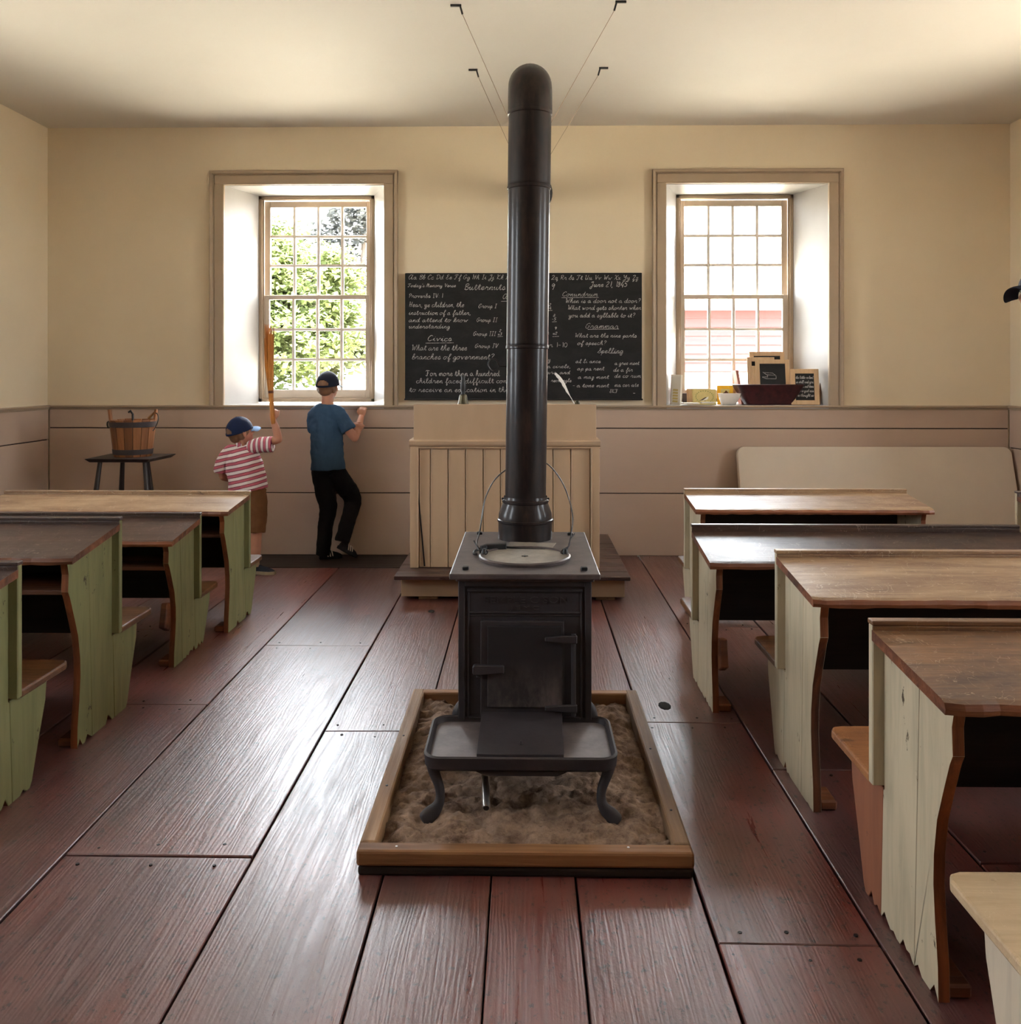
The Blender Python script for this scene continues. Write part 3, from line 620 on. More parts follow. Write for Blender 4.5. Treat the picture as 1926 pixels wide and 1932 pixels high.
for (x, y) in ((-.205, 3.12), (.205, 3.115), (-.19, 3.80), (.19, 3.79)):
    m = MB(); m.box((x-.011, y-.011, .722), (x+.011, y+.011, .733)); m.build('bolt', MT['black'], t, bevel=.002)
# hearth apron with raised rim
def rrect(x0, x1, y0, y1, r, n=6):
    p = []
    for cx, cy, a0 in ((x1-r, y0+r, -90), (x1-r, y1-r, 0), (x0+r, y1-r, 90), (x0+r, y0+r, 180)):
        for k in range(n+1): a = R(a0+90*k/n); p.append((cx+r*cos(a), cy+r*sin(a)))
    return p
HX0, HX1, HY0, HY1 = -.311, .285, 2.755, 3.10
m = MB(); rings = []
for ins, z in ((.012, .178), (0, .188), (-.003, .222), (.004, .226), (.010, .222), (.013, .206)):
    rings.append([(x, y, z) for x, y in rrect(HX0+ins, HX1-ins, HY0+ins, HY1-ins, .05-ins*.5)])
m.loft(rings, 0); m.prism([(-.15, .178), (-.12, .165), (.10, .165), (.13, .178)], 2.765, 2.95, 1)
m.build('hearth', [I_], t, smooth=40)
m = MB(); m.add([(p[0], p[1], .2065) for p in rrect(HX0+.014, HX1-.014, HY0+.014, HY1-.014, .042)], [tuple(range(28))]); m.build('hearth_plate', [ID], t)
m = MB(); m.hexa([(-.150, 2.80, .208), (.121, 2.80, .208), (.127, 3.088, .238), (-.147, 3.088, .238), (-.150, 2.80, .217), (.121, 2.80, .217), (.127, 3.088, .247), (-.147, 3.088, .247)])
m.ell((-.012, 2.86, .226), (.005, .005, .012), n=8); m.build('ash_lid', [I_], t, bevel=.0025)
for sx, x0 in ((-1, -.283), (1, .257)):
    p = cr([(x0, 2.81, .195), (x0, 2.80, .165), (x0-sx*.020, 2.785, .115), (x0-sx*.018, 2.775, .075), (x0+sx*.008, 2.762, .045), (x0+sx*.03, 2.748, .033)], 4)
    rs = [(.030, .036), (.027, .032), (.024, .026), (.021, .022), (.018, .019), (.0165, .0165), (.0155, .015), (.015, .0145), (.0145, .014), (.014, .013), (.0145, .013), (.015, .013), (.016, .013), (.018, .013), (.021, .013), (.024, .013), (.025, .012), (.025, .012), (.024, .011), (.022, .010), (.016, .008)]
    m = MB(); m.tube(p, rs[:len(p)], 12); m.build('leg', [I_], t, smooth=60)
for sx in (-1, 1):
    for y in (3.2, 3.64):
        m = MB(); m.tube(cr([(sx*.195, y, .235), (sx*.222, y, .21), (sx*.235, y, .175), (sx*.215, y, .12), (sx*.21, y, .075), (sx*.235, y, .038)], 3),
            [.022, .026, .028, .028, .028, .026, .024, .021, .019, .017, .016, .016, .018, .021, .022, .018], 10); m.build('leg', [I_], t, smooth=60)
# ------------------------------------------------------------------ pipe
t = thing('stove_pipe', 'tall black stove pipe rising from the stove and elbowing to the back wall', 'pipe', (0, 3.72, .722))
def px_(z): return .001+.0115*(z-.722)
pr = MT['pipe']
def seg(z0, z1, r0, r1, nm='pipe_section', extra=()):
    m = MB(); prof = [(r0, z0)]+list(extra)+[(r1, z1)]
    for k in range(len(prof)-1): pass
    v = []; n = 36
    rings = [[(px_(z)+r*cos(2*pi*k/n), 3.72+r*sin(2*pi*k/n), z) for k in range(n)] for r, z in prof]
    m.loft(rings, 0, cap=False); return m.build(nm, pr, t, smooth=35)
seg(.722, .895, .111, .089, 'collar', [(.111, .79), (.115, .793), (.115, .801), (.111, .804), (.109, .825), (.093, .868), (.096, .872), (.096, .880), (.091, .884)])
cuts = [.893, 1.517, 2.173, 2.479]
for i in range(3):
    z0, z1 = cuts[i], cuts[i+1]
    seg(z0, z1+.006, .0845+.002*i, .0865+.002*i, extra=[(.0845+.002*i, z1-.016), (.0885+.002*i, z1-.013), (.0885+.002*i, z1-.003), (.0865+.002*i, z1)])
# elbow
m = MB(); n = 36; rings = []; re = .0915; zc = 2.585; cx = px_(2.55)
for z in (2.479, 2.50): rings.append([(cx+re*cos(2*pi*k/n), 3.72+re*sin(2*pi*k/n), z) for k in range(n)])
rb = .105
for a in range(0, 91, 15):
    A = R(a); oy, oz = 3.72+rb*(1-cos(A)), 2.51+rb*sin(A)
    rings.append([(cx+re*cos(2*pi*k/n), oy+re*sin(2*pi*k/n)*cos(A), oz-re*sin(2*pi*k/n)*sin(A)) for k in range(n)])
m.loft(rings, 0, cap=False); m.build('elbow', pr, t, smooth=40)
hp0, hp1 = V((cx, 3.82, 2.615)), V((.055, 6.94, 2.79))
for k in range(4):
    a, b = hp0.lerp(hp1, k/4), hp0.lerp(hp1, (k+1)/4+.008 if k < 3 else 1); m = MB(); m.tube([a, b], [.0875+.001*(k % 2), .0875+.001*(k % 2)], 30, cap=False); m.build('pipe_section', pr, t, smooth=40)
m = MB(); m.tube([(.055, 6.951, 2.79), (.055, 6.93, 2.789), (.055, 6.922, 2.789)], [.158, .158, .148], 36); m.build('wall_collar', MT['black'], t, smooth=40)
m = MB(); m.tube(cr([(-.075, 3.70, 1.43), (-.105, 3.69, 1.432), (-.115, 3.685, 1.455), (-.14, 3.68, 1.46), (-.15, 3.68, 1.435), (-.135, 3.68, 1.412), (-.115, 3.685, 1.415), (-.105, 3.69, 1.428)], 3), .003, 6); m.build('damper_handle', MT['black'], t)
for sx in (-1, 1):
    m = MB(); m.ell((px_(.885)+sx*.094, 3.70, .887), (.005, .005, .005), n=8); m.build('rivet', MT['black'], t)
for nm, hk, c in (('left wire of the front pair', (868, 8), 0), ('right wire of the front pair', (1163, 3), 0), ('left wire of the rear pair', (899, 130), 1), ('right wire of the rear pair', (1132, 128), 1)):
    Y = 1.91*1700/(705-hk[1]); p = at(hk[0], hk[1], Y); p.z = ZC; f_ = (Y-3.82)/(6.94-3.82); q = hp0.lerp(hp1, f_); s_ = 1 if p.x > q.x else -1
    t = thing('suspension_wire', 'thin ceiling wire holding the stove pipe, '+nm, 'wire', p, 'wires holding the stove pipe')
    m = MB(); m.box((min(p.x-s_*.006, p.x+s_*.05), p.y-.006, ZC-.010), (max(p.x-s_*.006, p.x+s_*.05), p.y+.006, ZC)); m.tube([p-V((0, 0, .008)), p-V((s_*.012, 0, .05))], .005, 6); m.build('hook', MT['black'], t)
    a = p-V((s_*.012, 0, .05)); e = q+V((s_*.089, 0, .0)); u = q+V((0, 0, -.092))
    m = MB(); m.tube([a, e, q+V((s_*.066, 0, -.066)), u], .0015, 6); m.build('wire', MT['wire'], t)
# ------------------------------------------------------------------ things on the stove
t = thing('griddle', 'round dusty griddle with a looped wire bail on the stove top', 'griddle', (0, 3.31, .722))
m = MB(); m.lathe([(0, .7305), (.155, .7305), (.155, .7225), (0, .7225)], (0, 3.31, 0), 48); m.build('plate', MT['griddle'], t, smooth=35)
m = MB(); m.lathe([(.1545, .7225), (.1545, .734), (.158, .7365), (.165, .7365), (.169, .732), (.167, .7225)], (0, 3.31, 0), 48); m.build('rim', MT['iron_top'], t, smooth=50)
m = MB(); m.box((-.012, 3.30, .7312), (.012, 3.304, .733)); m.box((-.003, 3.29, .7312), (.003, 3.316, .733)); m.build('cross_mark', MT['black'], t)
for sx in (-1, 1):
    m = MB(); m.tube([(sx*.150, 3.335, .735), (sx*.150, 3.335, .752)], [.012, .008], 8); m.build('ear', MT['black'], t, smooth=50)
w0 = [at(908, 1049, 3.335), at(903, 1035, 3.34), at(899, 1027, 3.37), at(900, 1022, 3.40), at(906, 997, 3.50), at(912, 955, 3.66), at(921, 926, 3.76), at(935, 903, 3.85), at(952, 888, 3.87), at(975, 873, 3.88), at(1005, 867, 3.88), at(1029, 873, 3.88), at(1048, 891, 3.87), at(1065, 919, 3.78), at(1077, 955, 3.66), at(1080.5, 981, 3.58), at(1077, 1010, 3.46), at(1072, 1031, 3.37), at(1064, 1045, 3.335)]
m = MB(); m.tube(cr(w0, 3), .0027, 6); m.build('bail', MT['black'], t, smooth=60)
for q in ([at(908, 1049, 3.335), at(918, 1045, 3.33), at(919, 1039, 3.33), at(909, 1038, 3.335), at(902, 1036, 3.34), at(897, 1026, 3.36), at(894, 1020, 3.37)], [at(1064, 1045, 3.335), at(1058, 1043, 3.33), at(1062, 1037, 3.34), at(1073, 1030, 3.36), at(1076, 1018, 3.40), at(1084, 1007, 3.42)]):
    m = MB(); m.tube(cr(q, 3), .0025, 6); m.build('wire_twist', MT['black'], t, smooth=60)
t = thing('lid_lifter', 'black iron lid lifter with broad flat handle on the stove top', 'lifter', (-.12, 3.42, .722))
m = MB(); m.prism([(-.170, 3.395), (-.148, 3.44), (-.07, 3.468), (-.07, 3.435), (-.145, 3.415), (-.160, 3.385)], .7225, .752, 2); m.build('handle', MT['black'], t, bevel=.003)
m = MB(); m.tube(cr([(-.155, 3.42, .74), (-.185, 3.38, .735), (-.188, 3.355, .729), (-.176, 3.352, .729)], 3), .006, 8); m.build('hook', MT['black'], t, smooth=60)
m = MB(); m.tube([(-.072, 3.452, .735), (0, 3.446, .73), (.078, 3.44, .727)], .0045, 8); m.build('rod', MT['black'], t)
t = MB(); t.hexa([(-.075, 3.462, .7225), (.095, 3.435, .7225), (.125, 3.60, .7225), (-.06, 3.62, .7225), (-.075, 3.462, .725), (.095, 3.435, .725), (.125, 3.60, .725), (-.06, 3.62, .725)])
tag(t.build('metal_sheet', MT['griddle'], bevel=.001), 'thin flat metal sheet lying on the stove top before the pipe', 'sheet')
t = thing('shaker_handle', 'bright steel tube handle leaning from under the hearth into the sand', 'handle', (-.125, 2.78, .05))
m = MB(); a, b = V((-.119, 2.775, .062)), V((-.128, 2.90, .128)); m.tube([a, a.lerp(b, .04), a.lerp(b, .96), b], [.0115, .0125, .0125, .012], 14); m.build('tube', MT['steel'], t, smooth=50)
m = MB(); m.tube(cr([b, b+V((-.004, .02, .01)), b+V((-.022, .05, .022)), b+V((-.024, .12, .04))], 3), .007, 8); m.build('bent_end', MT['steel'], t, smooth=50)
m = MB(); m.tube([a+V((.0, -.002, -.0005)), a+V((.0, -.0004, 0))], .009, 12); m.build('hole', MT['black'], t)

# ------------------------------------------------------------------ lectern, platform, blackboard
t = thing('platform', 'low tan platform with dark worn boards under the lectern', 'platform', (-.08, 6.2, 0))
LP = MT['lectern']
m = MB(); m.box((-.765, 5.56, .022), (.615, 6.93, .145)); m.build('base', LP, t, bevel=.003)
for x in (-.6, .3, .5):
    m = MB(); m.box((x-.06, 5.58, 0), (x+.06, 5.66, .022)); m.build('footing_block', MT['tray_y'], t, bevel=.004)
for y0, y1 in ((5.465, 5.62), (5.62, 5.78), (5.78, 6.16), (6.16, 6.55), (6.55, 6.93)):
    m = MB(); m.box((-.795, y0+.002, .145), (.640, y1-.002, .168+random.uniform(-.001, .001))); m.build('board', MT['platform'], t, bevel=.003)
t = thing('lectern', 'tan painted wooden lectern with beaded boards on the platform', 'lectern', (-.127, 5.95, .168))
YL = 5.70; bx = [-.671, -.599, -.486, -.376, -.263, -.154, -.045, .066, .179, .291, .414]
m = MB(); m.box((-.715, YL+.02, .17), (.462, 6.22, .955)); m.build('carcass', LP, t, bevel=.004)
for a, b in zip(bx, bx[1:]):
    m = MB(); m.box((a+.0025, YL+.008, .172), (b-.0025, YL+.03, .93)); m.tube([(a+.006, YL+.008, .173), (a+.006, YL+.008, .928)], .0035, 6); m.build('beaded_board', LP, t, bevel=.0025)
for x0, x1 in ((-.727, -.674), (.417, .472)):
    m = MB(); m.box((x0, YL-.006, .17), (x1, YL+.03, .962)); s_ = 1 if x0 < 0 else -1; xe = x1 if s_ > 0 else x0
    m.tube([(xe-s_*.004, YL-.006, .172), (xe-s_*.004, YL-.006, .93)], .006, 8); m.build('corner_stile', LP, t, bevel=.004, seg=2)
m = MB(); m.prism([(YL+.02, .925), (YL-.002, .925), (YL-.006, .932), (YL-.004, .938), (YL-.014, .945), (YL-.018, .955), (YL-.020, .972), (YL-.014, .979), (YL+.05, .983), (YL+.05, .93)], -.731, .476, 0); m.build('moulding', LP, t)
m = MB(); m.box((-.731, YL+.05, .955), (-.69, 6.23, .984)); m.box((.436, YL+.05, .955), (.476, 6.23, .984)); m.build('side_cap', LP, t, bevel=.004)
m = MB(); m.box((-.706, YL+.012, .96), (.452, YL+.034, 1.205)); m.build('upper_board', LP, t, bevel=.003)
m = MB(); m.box((-.706, YL+.034, .985), (-.684, 6.2, 1.19)); m.box((.43, YL+.034, .985), (.452, 6.2, 1.19)); m.build('upper_side', LP, t, bevel=.003)
m = MB(); m.hexa([(-.70, YL+.036, 1.19), (.446, YL+.036, 1.19), (.446, 6.21, 1.10), (-.70, 6.21, 1.10), (-.70, YL+.036, 1.206), (.446, YL+.036, 1.206), (.446, 6.21, 1.116), (-.70, 6.21, 1.116)]); m.build('sloping_lid', LP, t, bevel=.003)
m = MB(); m.prism([(-.70, .90), (-.697, .90), (-.63, .18), (-.640, .18)], YL-.0012, YL+.004, 1); m.build('crack', MT['gap'], t)

t = thing('hand_bell', 'small brass hand bell with black turned handle on the lectern', 'bell', (-.395, YL+.07, 1.204))
c = (-.395, YL+.07, 1.204)
m = MB(); m.lathe([(0, .064), (.014, .064), (.022, .060), (.026, .048), (.029, .026), (.034, .008), (.037, 0), (.031, .0005), (.0, .05)], c, 24); m.build('bell_body', MT['brass'], t, smooth=40)
m = MB(); m.lathe([(0, .063), (.015, .063), (.011, .075), (.016, .09), (.018, .12), (.015, .15), (.010, .162), (.014, .175), (.013, .188), (0, .193)], c, 16); m.build('handle', MT['black'], t, smooth=60)
t = thing('inkwell', 'small white and brass inkwell at right end of the lectern', 'inkwell', (.335, YL+.06, 1.204))
m = MB(); m.lathe([(0, .0), (.016, 0), (.017, .012), (.011, .020), (.009, .024), (0, .024)], (.335, YL+.06, 1.204), 16); m.build('pot', MT['brass'], t, smooth=40)
t = thing('quill_pen', 'white feather quill standing in the inkwell on the lectern', 'quill', (.335, YL+.06, 1.225))
p = cr([at(1084, 762, YL+.045), at(1078, 752, YL+.055), at(1070, 738, YL+.06), at(1062, 722, YL+.06), at(1054, 711, YL+.06), at(1047, 704, YL+.06)], 4)
m = MB(); m.tube(p, [.0022]*len(p), 6); m.build('shaft', MT['feather'], t)
m = MB(); v = []; n = len(p)
for i, q in enumerate(p):
    f_ = i/(n-1); wd = 0 if f_ < .25 else .013*math.sin(min(1, (f_-.25)/.65)*pi*.75)**.7*(1 if f_ < .97 else .25); tt = (p[min(i+1, n-1)]-p[max(i-1, 0)]).normalized(); a_ = tt.cross(V((0, 1, 0))); j = .8+.4*((i*7) % 3)/3
    v.append([q+a_*wd*j, q+V((0, .0015, 0)), q-a_*wd*.7, q-V((0, .0015, 0))])
m.loft(v, 0); m.build('vane', MT['feather'], t)

GL = {'a':'8,8 5,10 1,7 0,3 3,0 6,2 8,8 8,2 10,0 12,2','b':'0,3 4,10 6,19 4,20 2,14 2,2 5,0 8,3 7,8 10,8','c':'8,8 5,10 1,7 1,2 4,0 9,2','d':'8,8 5,10 1,7 0,3 3,0 6,2 9,20 8,3 10,0 12,2','e':'0,3 6,6 7,9 4,10 1,6 2,1 5,0 9,3',
'f':'0,2 5,10 8,18 6,20 4,14 4,-6 5,-9 7,-5 5,0 9,2','g':'8,8 5,10 1,7 0,3 3,1 7,4 8,9 8,-5 5,-9 2,-6 10,2','h':'0,2 5,12 6,18 4,20 2,14 1,0;1,3 4,9 7,9 7,2 9,0 11,2','i':'0,2 3,10 3,2 5,0 7,2;4,14 4,15','j':'0,2 4,10 4,-5 2,-9 0,-6 8,2;5,14 5,15',
'k':'0,2 5,12 6,18 4,20 2,14 1,0;1,4 6,10 7,8 2,5 6,1 9,2','l':'0,2 5,12 6,18 4,20 2,13 3,2 5,0 8,2','m':'0,2 2,10 2,0;2,6 5,10 6,9 6,0;6,6 9,10 11,9 11,2 12,0 14,2','n':'0,2 2,10 2,0;2,6 5,10 7,9 7,2 8,0 10,2','o':'6,10 2,9 0,4 2,0 6,1 8,5 6,10 7,8 11,9',
'p':'0,2 3,10 2,-9;2,7 6,10 8,7 7,2 3,0 10,2','q':'8,8 5,10 1,7 0,3 3,0 6,2 8,9 8,-9 11,0','r':'0,2 3,11 4,9 7,9 7,2 8,0 10,2','s':'0,2 4,11 7,4 5,0 1,1 9,2','t':'0,2 4,18 4,2 6,0 8,2;1,13 7,13','u':'0,6 2,10 2,2 4,0 7,4 8,10 8,2 10,0 12,2',
'v':'0,7 2,10 4,0 8,9 11,9','w':'0,7 2,10 3,0 6,7 8,0 11,9 14,9','x':'0,8 2,10 6,0 9,2;8,10 0,0','y':'0,6 2,10 2,3 5,1 8,10 8,-5 5,-9 2,-6 11,2','z':'0,8 4,10 7,8 1,0 5,-1 6,-6 4,-9 2,-6 9,2',
'A':'12,17 6,20 1,12 1,4 5,0 10,8 13,20 11,4 13,0 16,2','B':'2,18 3,0;2,18 8,20 10,16 4,11 10,8 10,2 5,0 1,2','C':'11,17 7,20 2,14 1,5 5,0 11,3','D':'4,20 3,0;0,17 8,20 13,12 10,3 3,0','E':'10,18 6,20 3,16 7,11 2,7 2,2 6,0 11,3','F':'0,17 4,20 13,19;7,19 5,2 2,0 0,3;4,10 10,11',
'G':'11,16 8,20 2,14 1,4 5,0 9,4 10,10;6,9 12,9','H':'1,18 3,20 3,0;11,20 9,0;3,10 10,11 13,10','I':'2,20 8,20;5,20 5,0;2,0 8,0','J':'2,17 8,20 9,18 7,-4 3,-8 1,-3 10,4','K':'1,18 3,20 3,0;11,20 3,9 11,0 13,2','L':'9,17 6,20 4,14 4,4 1,0 4,2 11,0','M':'0,0 3,18 5,20 7,0;7,10 10,20 12,0 14,2',
'N':'0,0 3,18 5,20 9,0;9,0 10,10 13,20','O':'6,20 1,13 2,3 6,0 11,6 11,15 6,20 10,17','P':'3,18 3,0;1,16 7,20 11,16 8,10 3,10','Q':'2,16 7,20 11,15 4,2 2,0 6,2 13,0','R':'3,18 3,0;1,16 7,20 11,16 8,10 3,10 12,0','S':'0,2 8,16 7,20 5,17 9,5 6,0 1,2','T':'0,17 4,20 13,19;8,19 6,2 3,0 1,3',
'U':'1,17 3,20 3,4 6,0 10,5 12,20 11,3 14,1','V':'1,17 3,20 6,0 12,20','W':'1,17 3,20 5,0 9,14 11,0 16,20','X':'1,17 4,20 10,0 13,3;13,20 1,0','Y':'1,17 3,20 4,11 8,10 12,20 10,-5 6,-9 4,-4 14,4','Z':'1,17 6,20 10,17 3,0 8,-1 8,-7 4,-8 12,3',
'0':'5,20 1,14 1,5 5,0 9,6 9,15 5,20','1':'4,18 5,20 5,0','2':'1,16 5,20 9,15 1,0 10,0','3':'1,18 6,20 8,15 4,11 9,6 5,0 1,2','4':'6,20 1,7 10,7;8,12 8,-2','5':'9,20 3,20 2,12 7,12 9,5 5,0 1,2','6':'8,20 2,10 2,3 6,0 9,5 5,9 2,6','7':'1,20 9,20 4,0','8':'7,18 3,19 2,15 8,5 5,0 1,4 8,16','9':'9,16 5,20 2,15 5,11 9,17 7,0',
'?':'1,16 5,20 9,16 5,9 5,6;5,1 5,0',',':'3,1 2,-4','.':'2,0 2,1',"'":'2,20 1,16','-':'1,8 7,8',':':'2,1 2,2;2,9 2,10',';':'2,1 1,-3;2,9 2,10','!':'2,20 2,6;2,0 2,1','_':'0,-4 10,-4'}
def write(parent, txt, x0, x1, yb, plane, xh, wd=.0042, slant=.22, name='chalk_line', seed=0, fat=None):
    """single-stroke handwriting as raised chalk ribbons; plane(u, v) -> world; the line is fitted between x0 and x1."""
    rr = random.Random(hash(len(txt))+seed); st = []; cx = 0
    for ch in txt:
        if ch == ' ': cx += 7; continue
        g = GL.get(ch)
        if not g: continue
        mx = 0
        for s_ in g.split(';'):
            pts = [tuple(float(q) for q in p.split(',')) for p in s_.split()]; mx = max(mx, max(p[0] for p in pts)); dy = rr.uniform(-.5, .5)
            st.append([(cx+p[0]+p[1]*slant, p[1]+dy) for p in pts])
        cx += mx+(1.2 if ch.islower() else 2.5)
    k = (x1-x0)/max(cx, 1); v = []; f = []; kv = xh/10
    for s_ in st:
        P = cr([(a, b, 0) for a, b in s_], 3) if len(s_) > 2 else [V((a, b, 0)) for a, b in s_]
        for i, p in enumerate(P):
            d = P[min(i+1, len(P)-1)]-P[max(i-1, 0)]; d = V((d.x*k, d.y*kv, 0)); d = d.normalized() if d.length > 1e-9 else V((1, 0, 0)); nn = V((-d.y, d.x, 0))*wd*.5*rr.uniform(.7, 1.15)
            q = V((x0+p.x*k, yb+p.y*kv, 0)); v += [plane(q.x+nn.x, q.y+nn.y), plane(q.x-nn.x, q.y-nn.y)]
            if i: n_ = len(v); f.append((n_-4, n_-3, n_-1, n_-2))
    m = MB(); m.add(v, f); return m.build(name, MT['chalk'], parent)
bbY = 6.90
board = thing('blackboard', 'black slate blackboard covered in chalk handwriting between the windows', 'blackboard', (-.01, 6.92, 1.2))
BX0, BX1, BZ0, BZ1 = at(764, 760, bbY).x, at(1211, 760, bbY).x, at(990, 753, bbY).z, at(990, 515, bbY).z
m = MB(); m.box((BX0, bbY, BZ0), (BX1, bbY+.03, BZ1)); m.build('slate', MT['slate'], board, bevel=.003)
m = MB(); m.box((BX0-.004, bbY-.010, BZ0-.008), (BX1+.006, bbY+.03, BZ0+.004)); m.build('ledge', MT['black'], board, bevel=.002)
def bp(u, v):                        # writing coordinates (enlarged-detail units) -> the board's face
    q = at(750+u/3.852, 500+v/3.852, bbY-.0012); return (q.x, bbY-.0012, q.z)
def W(txt, x0, x1, y, h=20, ul=None, wd=.0034, sl=.22):
    o = write(board, txt, x0, x1, -(y), lambda a, b: bp(a, -b), h, wd=wd*990, slant=sl, seed=int(y))
    if ul:
        m = MB(); m.add([bp(ul[0], ul[2]), bp(ul[1], ul[2]-2), bp(ul[1], ul[2]+1), bp(ul[0], ul[2]+3.2)], [(0, 1, 2, 3)]); m.build('chalk_underline', MT['chalk'], board)
    return o
W('Aa Bb Cc Dd Ee Ff Gg Hh Ii Jj Kk Ll Mm', 78, 905, 103, 16); W('Nn Oo Pp Qq Rr Ss Tt Uu Vv Ww Xx Yy Zz', 925, 1750, 106, 16)
W("Today's Memory Verse", 72, 424, 160, 12); W('Butternuts School No 9', 482, 1140, 180, 22, wd=.0042); W('June 21, 1845', 1397, 1668, 158, 18, wd=.0046)
W('Proverbs IV: 1', 80, 330, 238, 15, sl=.1); W('Hear, ye children, the', 80, 484, 305, 18); W('instruction of a father,', 80, 532, 362, 17); W('and attend to know', 80, 512, 414, 16); W('understanding', 80, 380, 460, 16)
W('Civics', 215, 395, 552, 20, (203, 408, 566), .0042); W('What are the three', 98, 505, 620, 20); W('branches of government?', 102, 700, 685, 20)
W('For more than a hundred', 205, 746, 806, 20, sl=0, wd=.0042); W('children faced difficult conditions', 135, 960, 858, 18, sl=.05); W('to receive an education in this school', 86, 1000, 922, 18, sl=.05)
for txt, x0, x1, y in (('Group I', 586, 720, 312), ('Group II', 572, 724, 413), ('Group III', 548, 714, 514), ('Group IV', 560, 730, 602)): W(txt, x0, x1, y, 15)
W('2', 738, 752, 485, 9); W('x3', 728, 758, 510, 9, (726, 765, 520))
W('Arithmetic', 762, 1010, 245, 18, (752, 1020, 262))
W('2', 1098, 1115, 297, 9); W('4', 1098, 1118, 322, 9, (1090, 1124, 330)); W('8', 1128, 1145, 375, 9); W('-5', 1118, 1150, 402, 10, (1122, 1156, 412)); W('9', 1136, 1154, 470, 10); W('x2', 1126, 1160, 505, 9, (1126, 1172, 519)); W('4', 1088, 1100, 505, 9)
W('Tables for 1-10', 860, 1236, 596, 16, sl=.05)
W('Conundrum', 1195, 1455, 226, 16, (1192, 1460, 236)); W('When is a door not a door?', 1216, 1765, 275, 16); W('What word gets shorter when', 1232, 1770, 325, 16); W('you add a syllable to it?', 1242, 1725, 380, 16)
W('Grammar', 1362, 1606, 460, 19, (1382, 1608, 466)); W('What are the nine parts', 1285, 1738, 526, 15); W('of speech?', 1306, 1516, 580, 15); W('Spelling', 1452, 1640, 640, 18, (1545, 1635, 640))
W('Geometry', 960, 1112, 700, 16); W('Draw a circle,', 960, 1258, 748, 13); W('square, and', 1010, 1254, 792, 13); W('rectangle', 1115, 1264, 850, 13)
for txt, x0, x1, y in (('al li ance', 1294, 1476, 712), ('ap pa rent', 1305, 1502, 765), ('a maz ment', 1310, 1536, 826), ('- a tone ment', 1268, 1536, 888), ('a gree ment', 1577, 1757, 725), ('de a fir', 1568, 1710, 774), ('de co rum', 1576, 1768, 818), ('ma cer ate', 1576, 1752, 884)): W(txt, x0, x1, y, 14)
W('SKF', 1540, 1605, 928, 12, sl=0); W('-', 1705, 1728, 940, 10)

# ------------------------------------------------------------------ stool and bucket
t = thing('stool', 'black four-legged wooden stool standing by the left wainscot', 'stool', (-2.83, 6.42, 0))
m = MB(); m.prism([(-3.06, 6.20), (-2.60, 6.195), (-2.575, 6.63), (-3.07, 6.64)], .782, .808, 2)
for i, (a, b, c) in enumerate(m.v):
    if c < .79: m.v[i] = (a*.88-2.83*.12, b*.88+6.42*.12, c)
m.build('seat', MT['stool'], t, bevel=.006, seg=2)
for (x0, y0, x1, y1) in ((-2.99, 6.30, -3.06, 6.22), (-2.67, 6.29, -2.58, 6.22), (-2.93, 6.52, -2.99, 6.60), (-2.75, 6.52, -2.69, 6.60)):
    m = MB(); m.tube([(x0, y0, .785), ((x0+x1)/2, (y0+y1)/2, .40), (x1, y1, .0)], [.015, .021, .017], 10); m.build('leg', MT['stool'], t, smooth=40)
t = thing('wooden_bucket', 'orange-brown stave bucket with dark hoops standing on the stool', 'bucket', (-2.81, 6.42, .808))
bc = V((-2.81, 6.42, .808)); n = 16
def br(z): return .129+.115*z
for k in range(n):
    a0, a1 = 2*pi*k/n+.012, 2*pi*(k+1)/n-.012; ear = k in (0, 8); H = .335 if ear else .262+random.uniform(-.002, .002)
    m = MB(); q = []
    for z in (0, H):
        r = br(z); q += [(bc.x+r*cos(a0), bc.y+r*sin(a0), .809+z), (bc.x+r*cos(a1), bc.y+r*sin(a1), .809+z), (bc.x+(r-.014)*cos(a1), bc.y+(r-.014)*sin(a1), .809+z), (bc.x+(r-.014)*cos(a0), bc.y+(r-.014)*sin(a0), .809+z)]
    m.hexa(q); m.build('stave', MT['stave'], t, bevel=.002)
for z0, z1 in ((.018, .055), (.212, .250)):
    m = MB(); m.lathe([(br(z0)+.0005, z0), (br(z0)+.003, z0), (br(z1)+.003, z1), (br(z1)+.0005, z1)], bc, 40); m.build('hoop', MT['hoop'], t, smooth=40)
m = MB(); m.lathe([(0, .02), (br(.02)-.013, .02), (br(.02)-.013, .03), (0, .03)], bc, 24); m.build('bottom', MT['stave'], t)
hp = [bc+V((cos(R(a))*.178*1.0, -.02*sin(R(a)), .30-.17*sin(R(a)))) for a in range(0, 21, 10)]
m = MB(); m.tube(cr([bc+V((.165, 0, .31)), bc+V((.182, -.01, .30)), bc+V((.192, -.02, .27)), bc+V((.186, -.03, .235)), bc+V((.172, -.04, .20)), bc+V((.164, -.05, .185))], 3), .004, 6)
m.tube(cr([bc+V((-.165, 0, .25)), bc+V((-.178, -.01, .245)), bc+V((-.176, -.02, .225)), bc+V((-.162, -.035, .205))], 3), .006, 6); m.build('bail_end', MT['black'], t, smooth=60)
t = thing('dipper', 'dark metal dipper with upright handle standing inside the wooden bucket', 'dipper', (-2.84, 6.45, .84))
m = MB(); m.tube([bc+V((-.02, .05, .06)), bc+V((-.028, .06, .30)), bc+V((-.045, .06, .322)), bc+V((-.058, .055, .31))], [.008, .008, .010, .008], 8); m.build('handle', MT['black'], t, smooth=50)
m = MB(); m.lathe([(0, .03), (.04, .035), (.045, .08), (.042, .08), (.038, .04), (0, .035)], bc+V((.01, .05, 0)), 16); m.build('cup', MT['black'], t, smooth=50)
